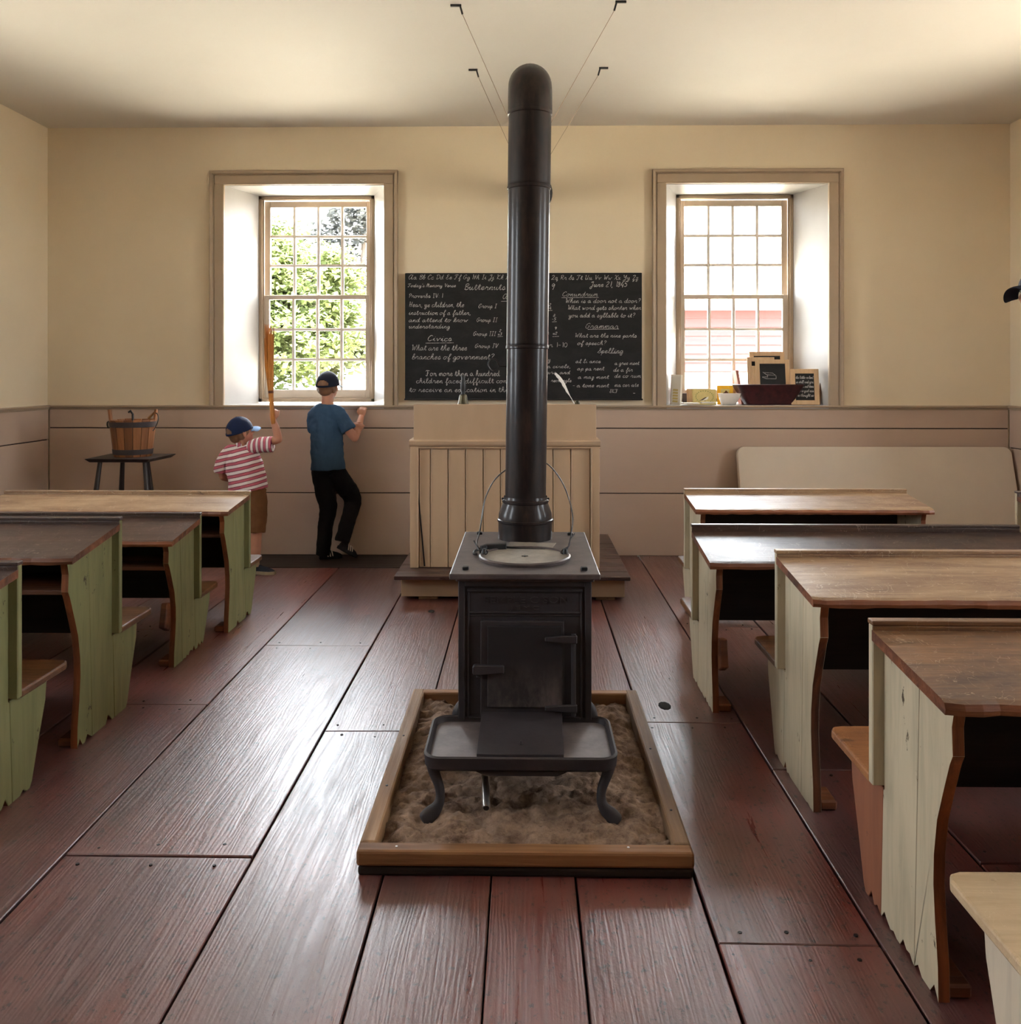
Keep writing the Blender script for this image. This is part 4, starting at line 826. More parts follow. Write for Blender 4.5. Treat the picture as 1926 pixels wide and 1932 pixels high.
t = MB(); t.tube([bc+V((.10, .03, .27)), bc+V((.155, .01, .318))], [.010, .006], 6)
tag(t.build('cup_rack_stick', MT['stick']), 'short wooden stick lying across the rim of the bucket', 'stick')
# ------------------------------------------------------------------ folded table leaning on the wall
t = thing('folded_table', 'long off-white folding table leaning against the back wall on the right', 'table', (2.63, 6.7, 0))
T0 = V((2.635, 6.895, .835)); th = math.atan2(.835, .23); Lh = 1.03
m = MB(); r = .055; pf = [(T0.x-1.03+.0, 0), (T0.x+1.03, Lh)]
pts = []
for cx, cz, a0 in ((1.03-r, -.80+r, -90), (1.03-r, 0-r, 0), (-1.03+r, 0-r, 90), (-1.03+r, -.80+r, 180)):
    for k in range(7): a = R(a0+15*k); pts.append((cx+r*cos(a), cz+r*sin(a)))
up = V((0, .235, .80)).normalized(); nn = V((0, -up.z, up.y))
def tp(a, z, d): return T0+V((a, 0, 0))+up*z+nn*d
rings = [[tp(a*(1-.006*(d in (0, .045))), z-.002*(d in (0, .045)), d) for a, z in pts] for d in (0, .006, .039, .045)]
m.loft(rings, 0); m.build('table_top', MT['plastic'], t, smooth=35)
for sx in (-1, 1):
    m = MB(); m.tube([tp(sx*.75, -.08, -.012), tp(sx*.75, -.72, -.012)], .012, 8); m.tube([tp(sx*.75-.0, -.1, -.012), tp(sx*.25, -.1, -.012)], .010, 8); m.build('folded_leg', MT['hoop'], t, smooth=50)

# ------------------------------------------------------------------ things on the right window sill
SZ = 1.1585
def sp(x, y, Y): return at(1240+x/5.836, 650+y/5.836, Y)
def slate(label, name, x0, x1, zt, y, lean, fw=.034, c=.02, th=.010, frame=None, zb=None, turn=0, grp=None):
    """wood-framed writing slate standing at depth y, leaning back by lean."""
    zb = SZ if zb is None else zb; t = thing(name, label, 'slate', ((x0+x1)/2, y, zb), grp); fm = frame or MT['slatewood']
    w_, h_ = x1-x0, zt-zb; L = math.hypot(h_, lean); Xf = M.Translation(((x0+x1)/2, y, zb)) @ M.Rotation(R(turn), 4, 'Z') @ M.Rotation(-math.atan2(lean, h_), 4, 'X')
    for nm, a, b in (('frame_side', (-w_/2, 0), (-w_/2+fw, L)), ('frame_side', (w_/2-fw, 0), (w_/2, L)), ('frame_rail', (-w_/2+fw, 0), (w_/2-fw, fw)), ('frame_rail', (-w_/2+fw, L-fw), (w_/2-fw, L))):
        m = MB(); m.X = Xf; m.box((a[0], -th/2, a[1]), (b[0], th/2, b[1])); m.build(nm, fm, t, bevel=.003, seg=2)
    m = MB(); m.X = Xf; m.box((-w_/2+fw-.002, -th/2+.003, fw-.002), (w_/2-fw+.002, th/2-.003, L-fw+.002)); m.build('slate_panel', MT['slate'], t)
    return t, (lambda u, v, d=-th/2+.0025: tuple(Xf @ V((u, d, v))))
g_ = 'framed writing slates in the tin pan'
a, b = sp(1015, 80, 7.16), sp(1400, 80, 7.16); slate('tallest wood-framed slate at the back of the tin pan', 'writing_slate', a.x, b.x, a.z, 7.13, .04, zb=SZ+.012)
t_, pl = None, None
a, b = sp(1083, 165, 7.08), sp(1460, 165, 7.08); t_, pl = slate('pale-framed slate with a chalk box drawing at the front of the tin pan', 'writing_slate', a.x, b.x, a.z, 7.055, .05, .034, zb=SZ+.012)
def ribbon(parent, pl, segs, wd, nm):
    m = MB()
    for (x0, z0), (x1, z1) in segs:
        d = V((x1-x0, z1-z0)); n_ = V((-d.y, d.x)).normalized()*wd/2
        m.add([pl(x0+n_.x, z0+n_.y), pl(x1+n_.x, z1+n_.y), pl(x1-n_.x, z1-n_.y), pl(x0-n_.x, z0-n_.y)], [(0, 1, 2, 3)])
    return m.build(nm, MT['chalk'], parent)
K = 241.; cx_ = (1083+1460)/2
dq = lambda x, y: ((x-cx_)/5.836/K, (678-y)/5.836/K+.0)
ribbon(t_, pl, [(dq(1165, 335), dq(1205, 365)), (dq(1205, 365), dq(1305, 370)), (dq(1170, 340), dq(1270, 345)), (dq(1270, 345), dq(1308, 375)), (dq(1308, 375), dq(1308, 410)), (dq(1308, 410), dq(1200, 408)), (dq(1200, 408), dq(1158, 392)), (dq(1158, 388), dq(1215, 388)), (dq(1215, 365), dq(1215, 395))], .0032, 'chalk_drawing')
for k, (x0, zt, y) in enumerate(((992, 140, 7.12), (1012, 238, 7.10), (1040, 235, 7.085))):
    a = sp(x0, zt, y); b = sp(x0+300, zt, y); slate(('slate standing farthest left among the slates in the pan', 'second slate from the left behind the front slate', 'slate just behind the front slate in the pan')[k], 'writing_slate', a.x, b.x, a.z, y-.03+.004*k, .045, zb=SZ+.012)
a, b = sp(1478, 270, 7.02), sp(1788, 270, 7.02); t_, pl = slate('slate with white chalk lines leaning on the right window jamb', 'writing_slate', a.x-.006, b.x-.010, a.z, 7.00, .05, .036, th=.014, turn=-6)
for k, tx in enumerate(('the little we lend', 'is still and you', 'the old oak tree', 'grow in good rain', 'we thought so')):
    write(t_, tx, -.066, .066, .205-k*.035, lambda u, v: pl(u, v), .011, wd=.004, seed=k)
q0, q1 = sp(1762, 668, 7.03).x, sp(1826, 290, 7.07); m = MB()
m.hexa([(q0-.004, 7.005, SZ), (q0+.016, 7.005, SZ), (q0+.016, 7.035, SZ), (q0-.004, 7.035, SZ), (q1.x-.022, 7.055, q1.z), (q1.x-.004, 7.055, q1.z), (q1.x-.004, 7.085, q1.z), (q1.x-.022, 7.085, q1.z)])
tag(m.build('wooden_board', MT['slatewood_d'], bevel=.002), 'dark wooden board standing behind the leaning slate by the jamb', 'board')
t = thing('tin_pan', 'dark red tin pan with flared sides holding slates on the right sill', 'pan', (1.88, 7.06, SZ))
def rr4(hx, hy, r, cx, cy, z, n=5): return [(x, y, z) for x, y in rrect(cx-hx, cx+hx, cy-hy, cy+hy, r, n)]
m = MB(); cx, cy = sp(1222, 600, 7.06).x, 7.08
m.loft([rr4(.178, .075, .03, cx, cy, SZ), rr4(.182, .079, .03, cx, cy, SZ+.006), rr4(.178, .075, .03, cx, cy, SZ+.009), rr4(.262, .115, .045, cx, cy, SZ+.152), rr4(.268, .121, .047, cx, cy, SZ+.156), rr4(.262, .115, .045, cx, cy, SZ+.159), rr4(.256, .109, .045, cx, cy, SZ+.153), rr4(.174, .071, .03, cx, cy, SZ+.011)], 0)
m.build('pan_body', MT['pan'], t, smooth=40)
def book(label, name, cat, X0, w_, h_, d_, rz, lean, mat, y, edge=None, base=SZ):
    t = thing(name, label, cat, (X0, y, base)); Xf = M.Translation((X0, y, base)) @ M.Rotation(R(rz), 4, 'Z') @ M.Rotation(-lean, 4, 'X')
    for nm, y0, y1 in (('cover', 0, .003), ('cover', d_-.003, d_)):
        m = MB(); m.X = Xf; m.box((-w_/2, y0, 0), (w_/2, y1, h_)); m.build(nm, mat, t, bevel=.0008)
    m = MB(); m.X = Xf; m.box((-w_/2+.003, .003, .003), (w_/2-.003, d_-.003, h_-.003)); m.build('pages', MT['paper'], t)
    m = MB(); m.X = Xf; m.box((-w_/2-.001, 0, 0), (-w_/2+.003, d_, h_)); m.build('spine', edge or mat, t)
    return t, (lambda u, v, dd=-.0008: tuple(Xf @ V((u, dd, v))))
def blob2(parent, pl, pts, mat, nm):
    m = MB(); m.add([pl(u, v) for u, v in pts], [tuple(range(len(pts)))]); return m.build(nm, mat, parent)
a = sp(520, 640, 7.07); t_, pl = book('yellow picture book with printed bird standing at left on the right sill', 'picture_book', 'book', a.x, .185, .122, .02, 6, .12, MT['yellow'], 7.06)
blob2(t_, pl, [(-.040, .030), (-.020, .038), (.0, .050), (.018, .058), (.034, .063), (.030, .056), (.026, .044), (.012, .036), (-.01, .032)], MT['paper'], 'bird_print')
blob2(t_, lambda u, v: pl(u, v, -.0012), [(-.044, .028), (-.020, .044), (.006, .058), (.020, .060), (.008, .050), (-.012, .036)], MT['ink'], 'bird_wing_print'); 
blob2(t_, lambda u, v: pl(u, v, -.0012), [(.0, .035), (.004, .036), (.003, .022), (.001, .022)], MT['ink'], 'bird_leg_print')
for k in range(22):
    a_ = 2*pi*k/22; u, v = .07*cos(a_), .061+.046*sin(a_)
    if k % 2: blob2(t_, pl, [(u-.006, v-.003), (u+.002, v-.004), (u+.006, v+.003), (u-.001, v+.005)], MT['inkgreen'], 'leaf_print')
    else: blob2(t_, pl, [(u-.003, v-.006), (u+.004, v-.002), (u+.002, v+.006), (u-.004, v+.003)], MT['inkgreen'], 'leaf_print')
for k in range(2):
    a = sp(352+22*k, 640, 7.09); book(('cream booklet farthest left behind the bird book', 'cream booklet directly behind the bird book')[k], 'booklet', 'book', a.x+.075, .18, .126-.004*k, .010, 6, .12, MT['slatewood'], 7.10-.018*k)
a = sp(745, 570, 7.13); t_, pl = book('bright orange picture card standing behind the white dish', 'picture_card', 'card', a.x, .122, .150, .006, -8, .15, MT['orange'], 7.12)
blob2(t_, pl, [(-.036, .070), (.032, .070), (.034, .122), (-.034, .122)], MT['yellow'], 'print_panel')
blob2(t_, lambda u, v: pl(u, v, -.0012), [(-.025, .078), (-.01, .074), (.02, .076), (.028, .085), (.018, .10), (.006, .112), (-.004, .096), (-.016, .090)], MT['edge'], 'figure_print')
a = sp(835, 570, 7.14); book('tan booklet just right of the orange card', 'booklet', 'book', a.x-.03, .10, .136, .008, -8, .15, MT['slatewood'], 7.145)
a = sp(200, 650, 7.06); t_, pl = book('tall pale yellow book leaning on the left jamb of right window', 'picture_book', 'book', a.x-.008, .085, .235, .028, -38, .10, MT['paper'], 7.04, MT['edge'])
for k in range(5): blob2(t_, pl, [(-.025, .02+.022*k), (.02, .018+.022*k), (.024, .032+.022*k), (-.02, .036+.022*k)], MT['yellow'], 'pattern_print')
a = sp(350, 670, 6.97); t_, pl = book('flat grey-white booklet lying near the sill edge', 'booklet', 'book', a.x, .12, .10, .010, 0, -pi/2+.0, MT['paper'], 6.955, base=SZ+.0105)
a = sp(560, 640, 7.0); t_, pl = book('flat white folded paper lying before the bird book', 'folded_paper', 'paper', a.x-.01, .10, .05, .012, 0, -pi/2, MT['china'], 6.99, base=SZ+.0125)
a = sp(305, 605, 7.2); m = MB(); m.box((a.x-.016, 7.2, SZ), (a.x+.016, 7.235, SZ+.085)); tag(m.build('dark_box', MT['hoop'], bevel=.003), 'small dark upright box behind the flat booklet on the sill', 'box')
t = thing('white_dish', 'white china dish tipped up on the sill beside the tin pan', 'dish', (sp(790, 640, 7.02).x, 7.03, SZ))
m = MB(); cx = sp(790, 640, 7.02).x; cy = 7.04
m.loft([rr4(.05, .03, .02, cx, cy, SZ), rr4(.055, .034, .022, cx, cy, SZ+.004), rr4(.076, .052, .03, cx+.004, cy, SZ+.055), rr4(.084, .060, .032, cx+.006, cy, SZ+.088), rr4(.080, .056, .03, cx+.006, cy, SZ+.087), rr4(.05, .03, .02, cx, cy, SZ+.006)], 0); m.build('dish_body', MT['china'], t, smooth=50)
a = sp(945, 440, 7.15); b = sp(885, 285, 7.15); m = MB()
m.hexa([(a.x-.014, 7.14, SZ), (a.x+.008, 7.14, SZ), (a.x+.008, 7.26, SZ), (a.x-.014, 7.26, SZ), (b.x-.014, 7.16, b.z), (b.x+.008, 7.16, b.z), (b.x+.008, 7.28, b.z), (b.x-.014, 7.28, b.z)])
tag(m.build('red_book', MT['pinkbook'], bevel=.002), 'thin red-brown book leaning against the tin pan from the left', 'book')

# ------------------------------------------------------------------ people
def grown(mb, name, mat, parent, voxel=.006, smooth=4, wr=0):
    """closed overlapping volumes -> one continuous surface"""
    o = mb.build(name, mat, parent)
    r = o.modifiers.new('join', 'REMESH'); r.mode = 'VOXEL'; r.voxel_size = voxel; r.use_smooth_shade = True
    s_ = o.modifiers.new('soften', 'SMOOTH'); s_.factor = .5; s_.iterations = smooth
    if wr:
        tx = bpy.data.textures.new('folds', 'CLOUDS'); tx.noise_scale = .06; tx.noise_depth = 1
        d = o.modifiers.new('folds', 'DISPLACE'); d.texture = tx; d.strength = wr; d.mid_level = .5; d.texture_coords = 'GLOBAL'
    return o
def limb(mb, pts, rs, n=14, k=4):
    P = cr(pts, k); Q = []
    for i in range(len(rs)-1):
        a = rs[i] if isinstance(rs[i], tuple) else (rs[i],)*2; b = rs[i+1] if isinstance(rs[i+1], tuple) else (rs[i+1],)*2
        for j in range(k): t = j/k; Q.append((a[0]+(b[0]-a[0])*t, a[1]+(b[1]-a[1])*t))
    b = rs[-1]; Q.append(b if isinstance(b, tuple) else (b, b))
    mb.tube(P, Q, n); return P
def ball(mb, p, r): mb.ell(p, (r, r, r), n=12)
def hand(mb, wrist, d, up, side, s=1.0, curl=40, spread=.016):
    """palm + five fingers. d: palm direction, up: back of hand, side: towards the thumb."""
    d = V(d).normalized(); up = V(up); up = (up-d*up.dot(d)).normalized(); side_ = d.cross(up).normalized()
    if side_.dot(V(side)) < 0: side_ = -side_
    w0 = V(wrist); kn = w0+d*.068*s
    mb.tube([w0-d*.01*s, w0+d*.02*s, w0+d*.045*s, kn], [(.020*s, .015*s), (.026*s, .016*s), (.033*s, .0155*s), (.031*s, .0125*s)], 12) if abs(side_.cross(V((0, 0, 1))).length) > 2 else None
    for k in range(4):                  # palm as four converging metacarpals, so its width follows the side axis
        o_ = side_*(.024-.016*k)*s
        mb.tube([w0+side_*(.010-.0068*k)*s, w0+d*.035*s+o_*.8, kn+o_-d*(.002+.004*abs(k-1))*s], [.0135*s, .0145*s, .0115*s], 10)
    L = [.060, .068, .063, .050]
    for k in range(4):
        b = kn+side_*(.024-spread*k)*s-d*(.002+.004*abs(k-1))*s; dd = d.copy(); pts = [b]
        for j in range(3):
            a = R(curl*(.55+.55*j)); q = d*cos(a)-up*sin(a); pts.append(pts[-1]+q*L[k]*s*(.42, .32, .26)[j])
        mb.tube(pts, [.0092*s, .0086*s, .0078*s, .0062*s], 10); ball(mb, pts[-1], .0062*s)
    tb = w0+d*.018*s+side_*.018*s; q = (d*.75+side_*.62-up*.25).normalized(); q2 = (d*.95+side_*.1-up*.45).normalized()
    mb.tube([tb, tb+q*.034*s, tb+q*.034*s+q2*.030*s, tb+q*.034*s+q2*.050*s], [.0135*s, .0105*s, .0095*s, .007*s], 10); ball(mb, tb+q*.034*s+q2*.050*s, .007*s)
def head_vol(mb, c, Rm, s=1.0):
    """cranium, face, nose, lips, chin, ears; local +y is the face."""
    c = V(c); P = lambda x, y, z: c+Rm@(V((x, y, z))*s)
    mb.ell(P(0, -.008, .018), (.071*s, .088*s, .083*s), Rm, 20)
    mb.ell(P(0, .018, -.035), (.056*s, .064*s, .072*s), Rm, 18); mb.ell(P(0, .060, -.085), (.022*s, .020*s, .017*s), Rm, 12)
    for sx in (-1, 1):
        mb.ell(P(sx*.034, .052, -.030), (.023*s, .022*s, .024*s), Rm, 10); mb.ell(P(sx*.030, .066, .012), (.024*s, .014*s, .009*s), Rm, 10)
        mb.ell(P(sx*.073, -.008, -.012), (.008*s, .019*s, .030*s), Rm @ M.Rotation(R(sx*18), 3, 'Z'), 12); mb.ell(P(sx*.080, -.018, .000), (.006*s, .010*s, .018*s), Rm, 10); mb.ell(P(sx*.010, .083, -.034), (.008*s, .009*s, .007*s), Rm, 8)
    mb.tube([P(0, .076, .008), P(0, .086, -.010), P(0, .098, -.030), P(0, .088, -.040)], [.008*s, .009*s, .012*s, .008*s], 10)
    mb.ell(P(0, .076, -.056), (.020*s, .008*s, .005*s), Rm, 10); mb.ell(P(0, .075, -.066), (.017*s, .008*s, .006*s), Rm, 10)
def face_parts(t, c, Rm, s=1.0, nm=''):
    P = lambda x, y, z: V(c)+Rm@(V((x, y, z))*s)
    for sx in (-1, 1):
        m = MB(); m.ell(P(sx*.030, .068, -.003), (.012*s, .009*s, .008*s), Rm, 12); e = m.build('eye', MT['china'], t, smooth=60)
        m = MB(); m.ell(P(sx*.030, .0765, -.003), (.0048*s, .002*s, .0048*s), Rm, 10); m.build('iris', MT['ink'], e, smooth=60)
def cap(t, c, Rm, s, mat, brimmat, hole=True, drop=.014, bend=.018, long=.070):
    m = MB(); nu, nv = 72, 24; rx, ry, rz = .081*s, .098*s, .096*s; v = []; f = []; cc = V(c)+Rm@(V((0, -.008, .012))*s)
    def pt(a, k): th_ = R(92)*k/nv; return cc+Rm@V((rx*sin(a)*sin(th_), ry*cos(a)*sin(th_), rz*cos(th_)-(drop*s*k/nv*(1-cos(a))/2)))
    for k in range(nv+1):
        for i in range(nu): v.append(pt(2*pi*i/nu, k))
    for k in range(nv):
        for i in range(nu):
            if hole and ((i+.5-nu/2)/7.5)**2+((k-nv+2.5)/6.0)**2 < 1 and k < nv-2: continue
            j = (i+1) % nu; f.append((k*nu+i, k*nu+j, (k+1)*nu+j, (k+1)*nu+i))
    m.add(v, f); o = m.build('cap_crown', mat, t, smooth=50); sd = o.modifiers.new('thick', 'SOLIDIFY'); sd.thickness = .004*s; sd.offset = 1
    m = MB(); m.ell(cc+Rm@V((0, 0, rz+.002)), (.007*s, .007*s, .004*s), Rm, 10); m.build('cap_button', mat, o, smooth=60)
    m = MB(); rows = []
    for i in range(13):                 # curved brim
        a = R(-62+124*i/12); e0 = V((rx*.99*sin(a), ry*.97*cos(a), -.004)); ln = long*s*cos(a*.82)**.6
        rows.append((e0, e0+V((sin(a)*.25, 1, -.10)).normalized()*ln*.5+V((0, 0, .004*s)), e0+V((sin(a)*.25, 1, -.24)).normalized()*ln))
    v = []; drp = lambda p: V((p.x, p.y, p.z-(p.x/(.08*s))**2*bend*s))
    for r_ in rows: v += [cc+Rm@drp(p) for p in r_]
    m.add(v, [(i*3+j, i*3+j+1, (i+1)*3+j+1, (i+1)*3+j) for i in range(12) for j in range(2)]); b = m.build('cap_brim', brimmat, t, smooth=60)
    sd = b.modifiers.new('thick', 'SOLIDIFY'); sd.thickness = .004; sub = b.modifiers.new('round', 'SUBSURF'); sub.levels = 1; sub.render_levels = 1
    return o
def hair_shell(t, c, Rm, s, mat, low=-.05):
    m = MB(); P = lambda x, y, z: V(c)+Rm@(V((x, y, z))*s)
    m.ell(P(0, -.014, .016), (.0745*s, .090*s, .085*s), Rm, 20); m.ell(P(0, -.052, -.030), (.055*s, .038*s, .045*s), Rm, 16)
    for sx in (-1, 1): m.ell(P(sx*.060, -.026, -.022), (.014*s, .030*s, .034*s), Rm, 12)
    return grown(m, 'hair', mat, t, .006*s, 3)
def shoe(t, heel, toe, s, mat, solemat=None, stripes_=False, sidev=None):
    heel, toe = V(heel), V(toe); d = (toe-heel); L = d.length; d.normalize(); up = V((0, 0, 1)); up = (up-d*up.dot(d)).normalized(); sd = d.cross(up)
    prof = [(.0, .026, .050), (.10, .031, .062), (.28, .032, .066), (.45, .034, .056), (.65, .040, .043), (.85, .037, .033), (1.0, .016, .018)]
    rings = []
    for u, wv, hv in prof:
        b = heel+d*L*u; rings.append([b+sd*wv*s*cos(a)*(1 if sin(a) > 0 else 1.0)+up*(hv*s*max(0, sin(a))+.0) for a in [2*pi*k/16 for k in range(16)]])
    m = MB(); m.loft(rings, 0); o = grown(m, 'shoe', mat, t, .005, 3)
    m = MB(); rings = [[p+up*z for p in [heel+d*L*(u*1.03-.015)+sd*wv*1.07*s*k_ for u, wv, hv in prof for k_ in (1,)]+[heel+d*L*(u*1.03-.015)-sd*wv*1.07*s for u, wv, hv in reversed(prof)]] for z in (-.010, .012)]
    m.loft(rings, 0); m.build('sole', solemat or mat, o)
    if stripes_:
        for q in (-1, 1):
            for k in range(3):
                u0 = .36+.11*k; m = MB(); pts = []
                for j in range(5):
                    a = R(8+50*j/4); uu = u0-.05*j/4; wv = .034*1.06; hv = .058*1.06; pts.append(heel+d*L*uu+sd*q*wv*s*cos(a)+up*hv*s*sin(a))
                m.tube(pts, [(.0045, .0025)]*5, 6); m.build('shoe_stripe', MT['shoewhite'], o)
    return o
# ---- older boy leaning on the sill
Yb = 6.72; b = lambda x, y, Y=Yb: at(x, y, Y)
t = thing('person', 'boy in navy cap, blue T-shirt and black trousers leaning on the window sill', 'person', (b(615, 1055).x, Yb, 0))
hc = b(619, 728, 6.74); Rm = M.Rotation(R(-14), 3, 'Z') @ M.Rotation(R(4), 3, 'X'); S1 = 1.0
m = MB(); head_vol(m, hc, Rm, S1)
limb(m, [b(617, 768, 6.71), b(618, 752, 6.72), hc+V((0, -.01, -.03))], [.050, .045, .046])
limb(m, [b(617, 884), b(617, 850), b(616, 810), b(616, 780, 6.71), b(617, 766, 6.71)], [(.088, .070), (.088, .07), (.100, .075), (.108, .070), (.05, .045)])
RA = [b(640, 783, 6.72), b(655, 808, 6.70), b(669, 826, 6.715), b(676, 806, 6.79), b(682, 786, 6.865)]
limb(m, RA[:3], [.042, .036, .031]); limb(m, RA[2:], [.032, .030, .021]); ball(m, RA[2], .031)
LA = [b(594, 784, 6.72), b(594, 806, 6.76), b(603, 826, 6.80), b(635, 818, 6.82), b(661, 809, 6.785)]
limb(m, LA[:3], [.042, .036, .031]); limb(m, LA[2:], [.032, .029, .021]); ball(m, LA[2], .031)
hand(m, RA[-1], (.05, .42, .90), (-.05, -.9, .43), (-1, .3, 0), .92, 48); hand(m, LA[-1], (.85, -.45, .18), (.3, -.9, .2), (0, 0, 1), .9, 25)
limb(m, [b(608, 890), b(614, 960, 6.74), b(607, 1035, 6.76)], [.07, .045, .035]); limb(m, [b(630, 890), b(664, 945, 6.82), b(645, 1020, 6.73)], [.07, .045, .035])
grown(m, 'body', MT['skin'], t, .0048, 3); face_parts(t, hc, Rm, S1)
m = MB()                                # T-shirt
limb(m, [b(619, 886), b(618, 860), b(616, 825), b(616, 795), b(616, 775, 6.71), b(617.5, 762, 6.71)], [(.128, .100), (.124, .096), (.121, .093), (.128, .088), (.112, .072), (.058, .052)], 22)
limb(m, [b(616, 778, 6.71), b(636, 780, 6.715), b(649, 796, 6.705), b(659, 812, 6.70)], [.06, .058, .056, .058]); limb(m, [b(616, 778, 6.71), b(597, 781, 6.72), b(592, 798, 6.745), b(595, 812, 6.775)], [.06, .056, .052, .053])
grown(m, 'shirt', MT['tee'], t, .006, 4, .016)
m = MB()                                # trousers
limb(m, [b(617, 874), b(617, 890)], [(.112, .085), (.112, .088)], 20)
limb(m, [b(607, 886), b(613, 925), b(619, 960, 6.74), b(613, 1000, 6.75), b(609, 1046, 6.765)], [.080, .078, .066, .056, .054], 18)
limb(m, [b(629, 886), b(646, 912, 6.77), b(665, 940, 6.83), b(657, 980, 6.77), b(645, 1022, 6.72)], [.080, .080, .068, .058, .054], 18)
ball(m, b(664, 941, 6.825), .068)
grown(m, 'trousers', MT['blackcloth'], t, .006, 4, .012)
hair_shell(t, hc, Rm, S1, MT['hair']); cap(t, hc, Rm, S1, MT['navy'], MT['navy'])
h0 = b(603, 1052, 6.775); h0.z = .012
shoe(t, h0, h0+V((.155, .055, 0)), .95, MT['shoe'], MT['shoe'], True)
h1 = b(640, 1026, 6.70); h1.z = .105; shoe(t, h1, h1+V((.105, .10, -.088)), .95, MT['shoe'], MT['shoe'], True)
# ---- small boy with the broom
Yc = 6.27; b = lambda x, y, Y=Yc: at(x, y, Y)
t = thing('person', 'small boy in blue cap and red striped shirt holding up a broom', 'person', (b(472, 1083).x, Yc, 0))
hc = b(454, 814, 6.29); Rm = M.Rotation(R(-48), 3, 'Z') @ M.Rotation(R(14), 3, 'X'); S2 = .96
m = MB(); head_vol(m, hc, Rm, S2)
limb(m, [b(455, 852), b(454, 838, 6.28), hc+V((0, 0, -.03))], [.044, .040, .042])
limb(m, [b(467, 928), b(464, 900), b(459, 870), b(455, 848)], [(.095, .075), (.09, .072), (.092, .068), (.06, .045)])
RA = [b(482, 838, 6.26), b(505, 834, 6.25), b(525, 829, 6.25), b(521, 810, 6.25), b(515, 793, 6.25)]
limb(m, RA[:3], [.036, .031, .028]); limb(m, RA[2:], [.029, .027, .019]); ball(m, RA[2], .028)
LA = [b(427, 855, 6.28), b(419, 877, 6.28), b(421, 899, 6.30), b(436, 903, 6.37), b(452, 900, 6.42)]
limb(m, LA[:3], [.036, .031, .028]); limb(m, LA[2:], [.029, .026, .018]); ball(m, LA[2], .028)
hand(m, RA[-1], (0.02, .12, 1), (.15, -1, .1), (1, 0, 0), .80, 62); hand(m, LA[-1], (.9, .3, .05), (.2, -1, .1), (0, 0, 1), .78, 35)
limb(m, [b(480, 930), b(484, 985), b(482, 1010), b(481, 1040, 6.265), b(481, 1066, 6.26)], [.065, .050, .044, .042, .027]); limb(m, [b(452, 930), b(452, 985), b(452, 1010), b(452, 1040), b(452, 1066)], [.065, .050, .044, .042, .027])
grown(m, 'body', MT['skin'], t, .0048, 3); face_parts(t, hc, Rm, S2)
m = MB()
limb(m, [b(468, 924), b(466, 905), b(462, 880), b(457, 858), b(454, 842)], [(.138, .102), (.134, .098), (.130, .09), (.118, .078), (.055, .048)], 22)
limb(m, [b(456, 853), b(438, 852), b(426, 862, 6.275), b(419, 878, 6.28), b(418, 890, 6.29)], [.052, .052, .050, .050, .052])
grown(m, 'shirt', MT['stripe'], t, .006, 4, .016)
m = MB(); limb(m, [b(472, 846, 6.265), b(490, 840, 6.255), b(504, 839, 6.25), b(515, 838, 6.25)], [.054, .055, .056, .058]); grown(m, 'sleeve', MT['stripe_s'], t, .006, 3, .008)
m = MB(); limb(m, [b(450, 846), b(459, 842, 6.275)], [(.045, .05), (.045, .045)]); grown(m, 'collar', MT['stripe_s'], t, .005, 2)
m = MB()
limb(m, [b(466, 910), b(468, 930)], [(.118, .088), (.12, .092)], 20)
limb(m, [b(481, 925), b(484, 960), b(485, 985), b(483, 1003)], [.082, .074, .068, .066], 18); limb(m, [b(452, 925), b(452, 960), b(452, 985), b(452, 1003)], [.082, .074, .068, .066], 18)
grown(m, 'shorts', MT['khaki'], t, .006, 4, .014)
hair_shell(t, hc, Rm, S2, MT['hair']); cap(t, hc, Rm, S2, MT['royal'], MT['sky_cap'])
for x in (481, 452):
    m = MB(); p = b(x, 1064, 6.26); limb(m, [V((p.x, p.y, .055)), V((p.x, p.y, .085)), V((p.x, p.y, .115))], [.033, .030, .031]); m.build('sock', MT['sock'], t, smooth=60)
    h0 = V((p.x-.02, p.y+.01, .014)); shoe(t, h0, h0+V((.165, -.03, 0)) if x == 481 else h0+V((.14, .06, 0)), .84, MT['shoe'], MT['sole'])
# ---- the broom
t = thing('hand_broom', 'orange straw broom held up by the small boy before the window', 'broom', b(515, 793, 6.24))
c0, c1, c2 = b(514.5, 786, 6.24), b(511, 738, 6.26), b(507.5, 640, 6.30)
m = MB(); m.tube(cr([b(516, 800, 6.235), c0, c1, b(508.5, 715, 6.27)], 3), [.013, .015, .016, .0155, .015, .014, .014, .015, .017, .02], 10); m.build('stalk_bundle', MT['straw'], t, smooth=50)
rr = random.Random(4); m = MB()
for k in range(150):
    a = rr.uniform(0, 2*pi); r = rr.random()**.5; s0 = c1.lerp(c2, rr.uniform(-.42, .15)); e = V((cos(a)*r, sin(a)*r*.7, 0))
    top = b(507.5, rr.uniform(611, 660), 6.30)+e*.036; mid = b(507.8, 690, 6.28)+e*.030
    m.tube(cr([s0+e*.011, mid, top], 2), [.0025, .0024, .0022, .002, .0012], 4)
o = m.build('broom_straw', MT['straw'], t); o['kind'] = 'stuff'
m = MB(); m.tube([b(511.3, 742, 6.26), b(511, 737, 6.26)], [.0185, .0185], 14); m.build('binding', MT['edge'], t)
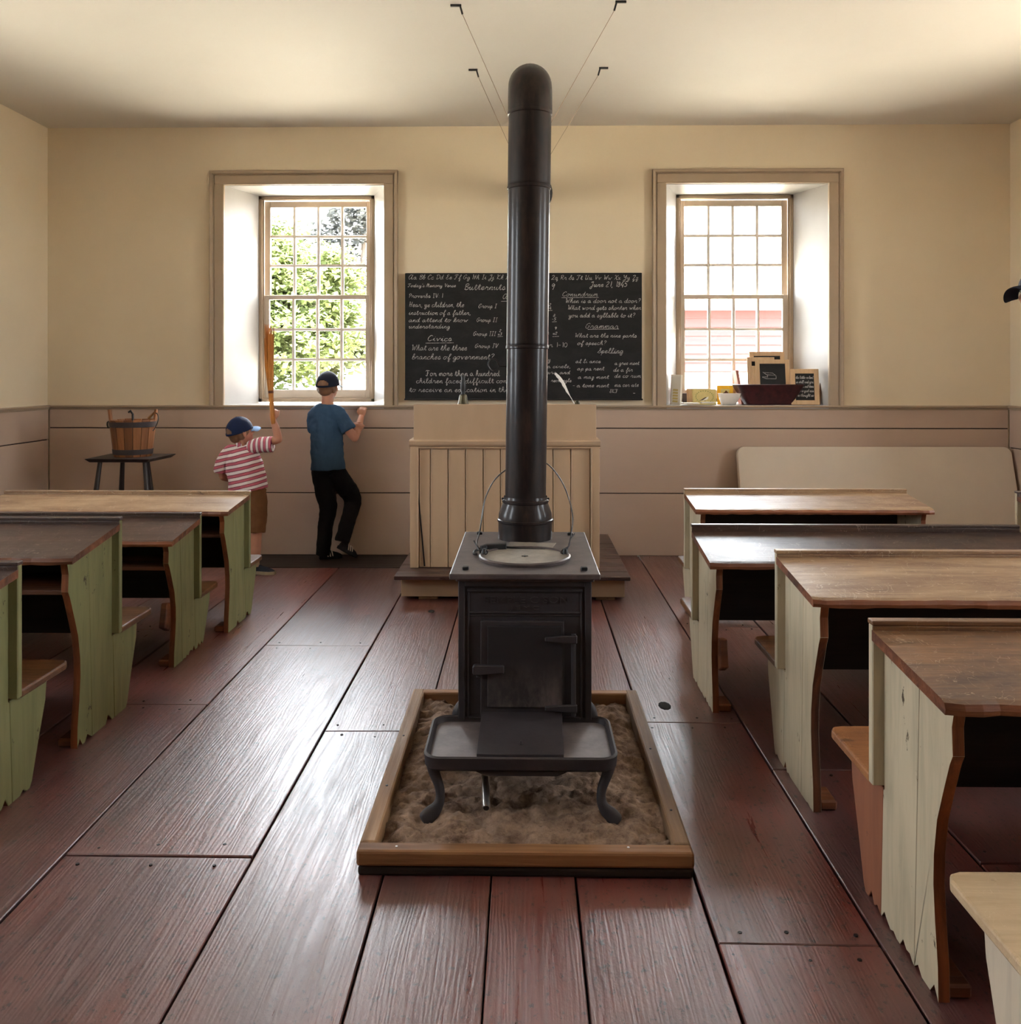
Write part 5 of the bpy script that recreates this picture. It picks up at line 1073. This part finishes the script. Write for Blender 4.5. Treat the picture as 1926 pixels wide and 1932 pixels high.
# ---- visitor at the right edge of the picture: only the cap brim and brow show
t = thing('person', 'adult in a dark navy cap at the right edge, brim and cheek showing', 'person', (2.46, 4.2, 0))
hc = V((2.385, 4.2, 1.775)); Rm = M.Rotation(R(112), 3, 'Z') @ M.Rotation(R(9), 3, 'X'); S3 = 1.12
Q = lambda x, y, z: V((2.535+x, 4.2+y, z))
m = MB(); head_vol(m, hc, Rm, S3); limb(m, [Q(.02, 0, 1.48), Q(-.04, 0, 1.58), Q(-.12, 0, 1.72)], [.062, .056, .058])
limb(m, [Q(0, 0, .92), Q(0, 0, 1.1), Q(.0, 0, 1.3), Q(.01, 0, 1.44)], [(.12, .15), (.11, .14), (.125, .18), (.07, .12)], 18)
for s_ in (-1, 1):
    A = [Q(.01, s_*.18, 1.42), Q(.03, s_*.24, 1.16), Q(-.02, s_*.24, .92)]; limb(m, A, [.05, .041, .028]); hand(m, A[-1], (-.1, 0, -1), (.1, s_, 0), (-1, 0, 0), 1.1, 22)
    limb(m, [Q(0, s_*.09, .9), Q(0, s_*.10, .5), Q(.03, s_*.10, .10)], [.085, .058, .04])
grown(m, 'body', MT['skin'], t, .007, 3); face_parts(t, hc, Rm, S3)
m = MB(); limb(m, [Q(0, 0, .88), Q(0, 0, 1.1), Q(0, 0, 1.3), Q(.01, 0, 1.44), Q(.01, 0, 1.52)], [(.14, .175), (.135, .165), (.145, .205), (.10, .16), (.072, .075)], 22)
for s_ in (-1, 1): limb(m, [Q(.01, s_*.10, 1.43), Q(.01, s_*.19, 1.40), Q(.025, s_*.225, 1.22)], [.07, .068, .064])
grown(m, 'shirt', MT['tee'], t, .009, 4, .014)
m = MB(); limb(m, [Q(0, 0, .86), Q(0, 0, .98)], [(.13, .165), (.128, .16)], 20)
for s_ in (-1, 1): limb(m, [Q(0, s_*.085, .92), Q(0, s_*.10, .5), Q(.03, s_*.10, .06)], [.105, .082, .072], 16)
grown(m, 'trousers', MT['blackcloth'], t, .009, 4, .012); hair_shell(t, hc, Rm, S3, MT['hair']); cap(t, hc, Rm, S3, MT['navy'], MT['navy'], bend=.05, long=.085)
for s_ in (-1, 1): h0 = Q(.10, s_*.10, .014); shoe(t, h0, h0+V((-.27, 0, 0)), 1.2, MT['shoe'], MT['sole'])
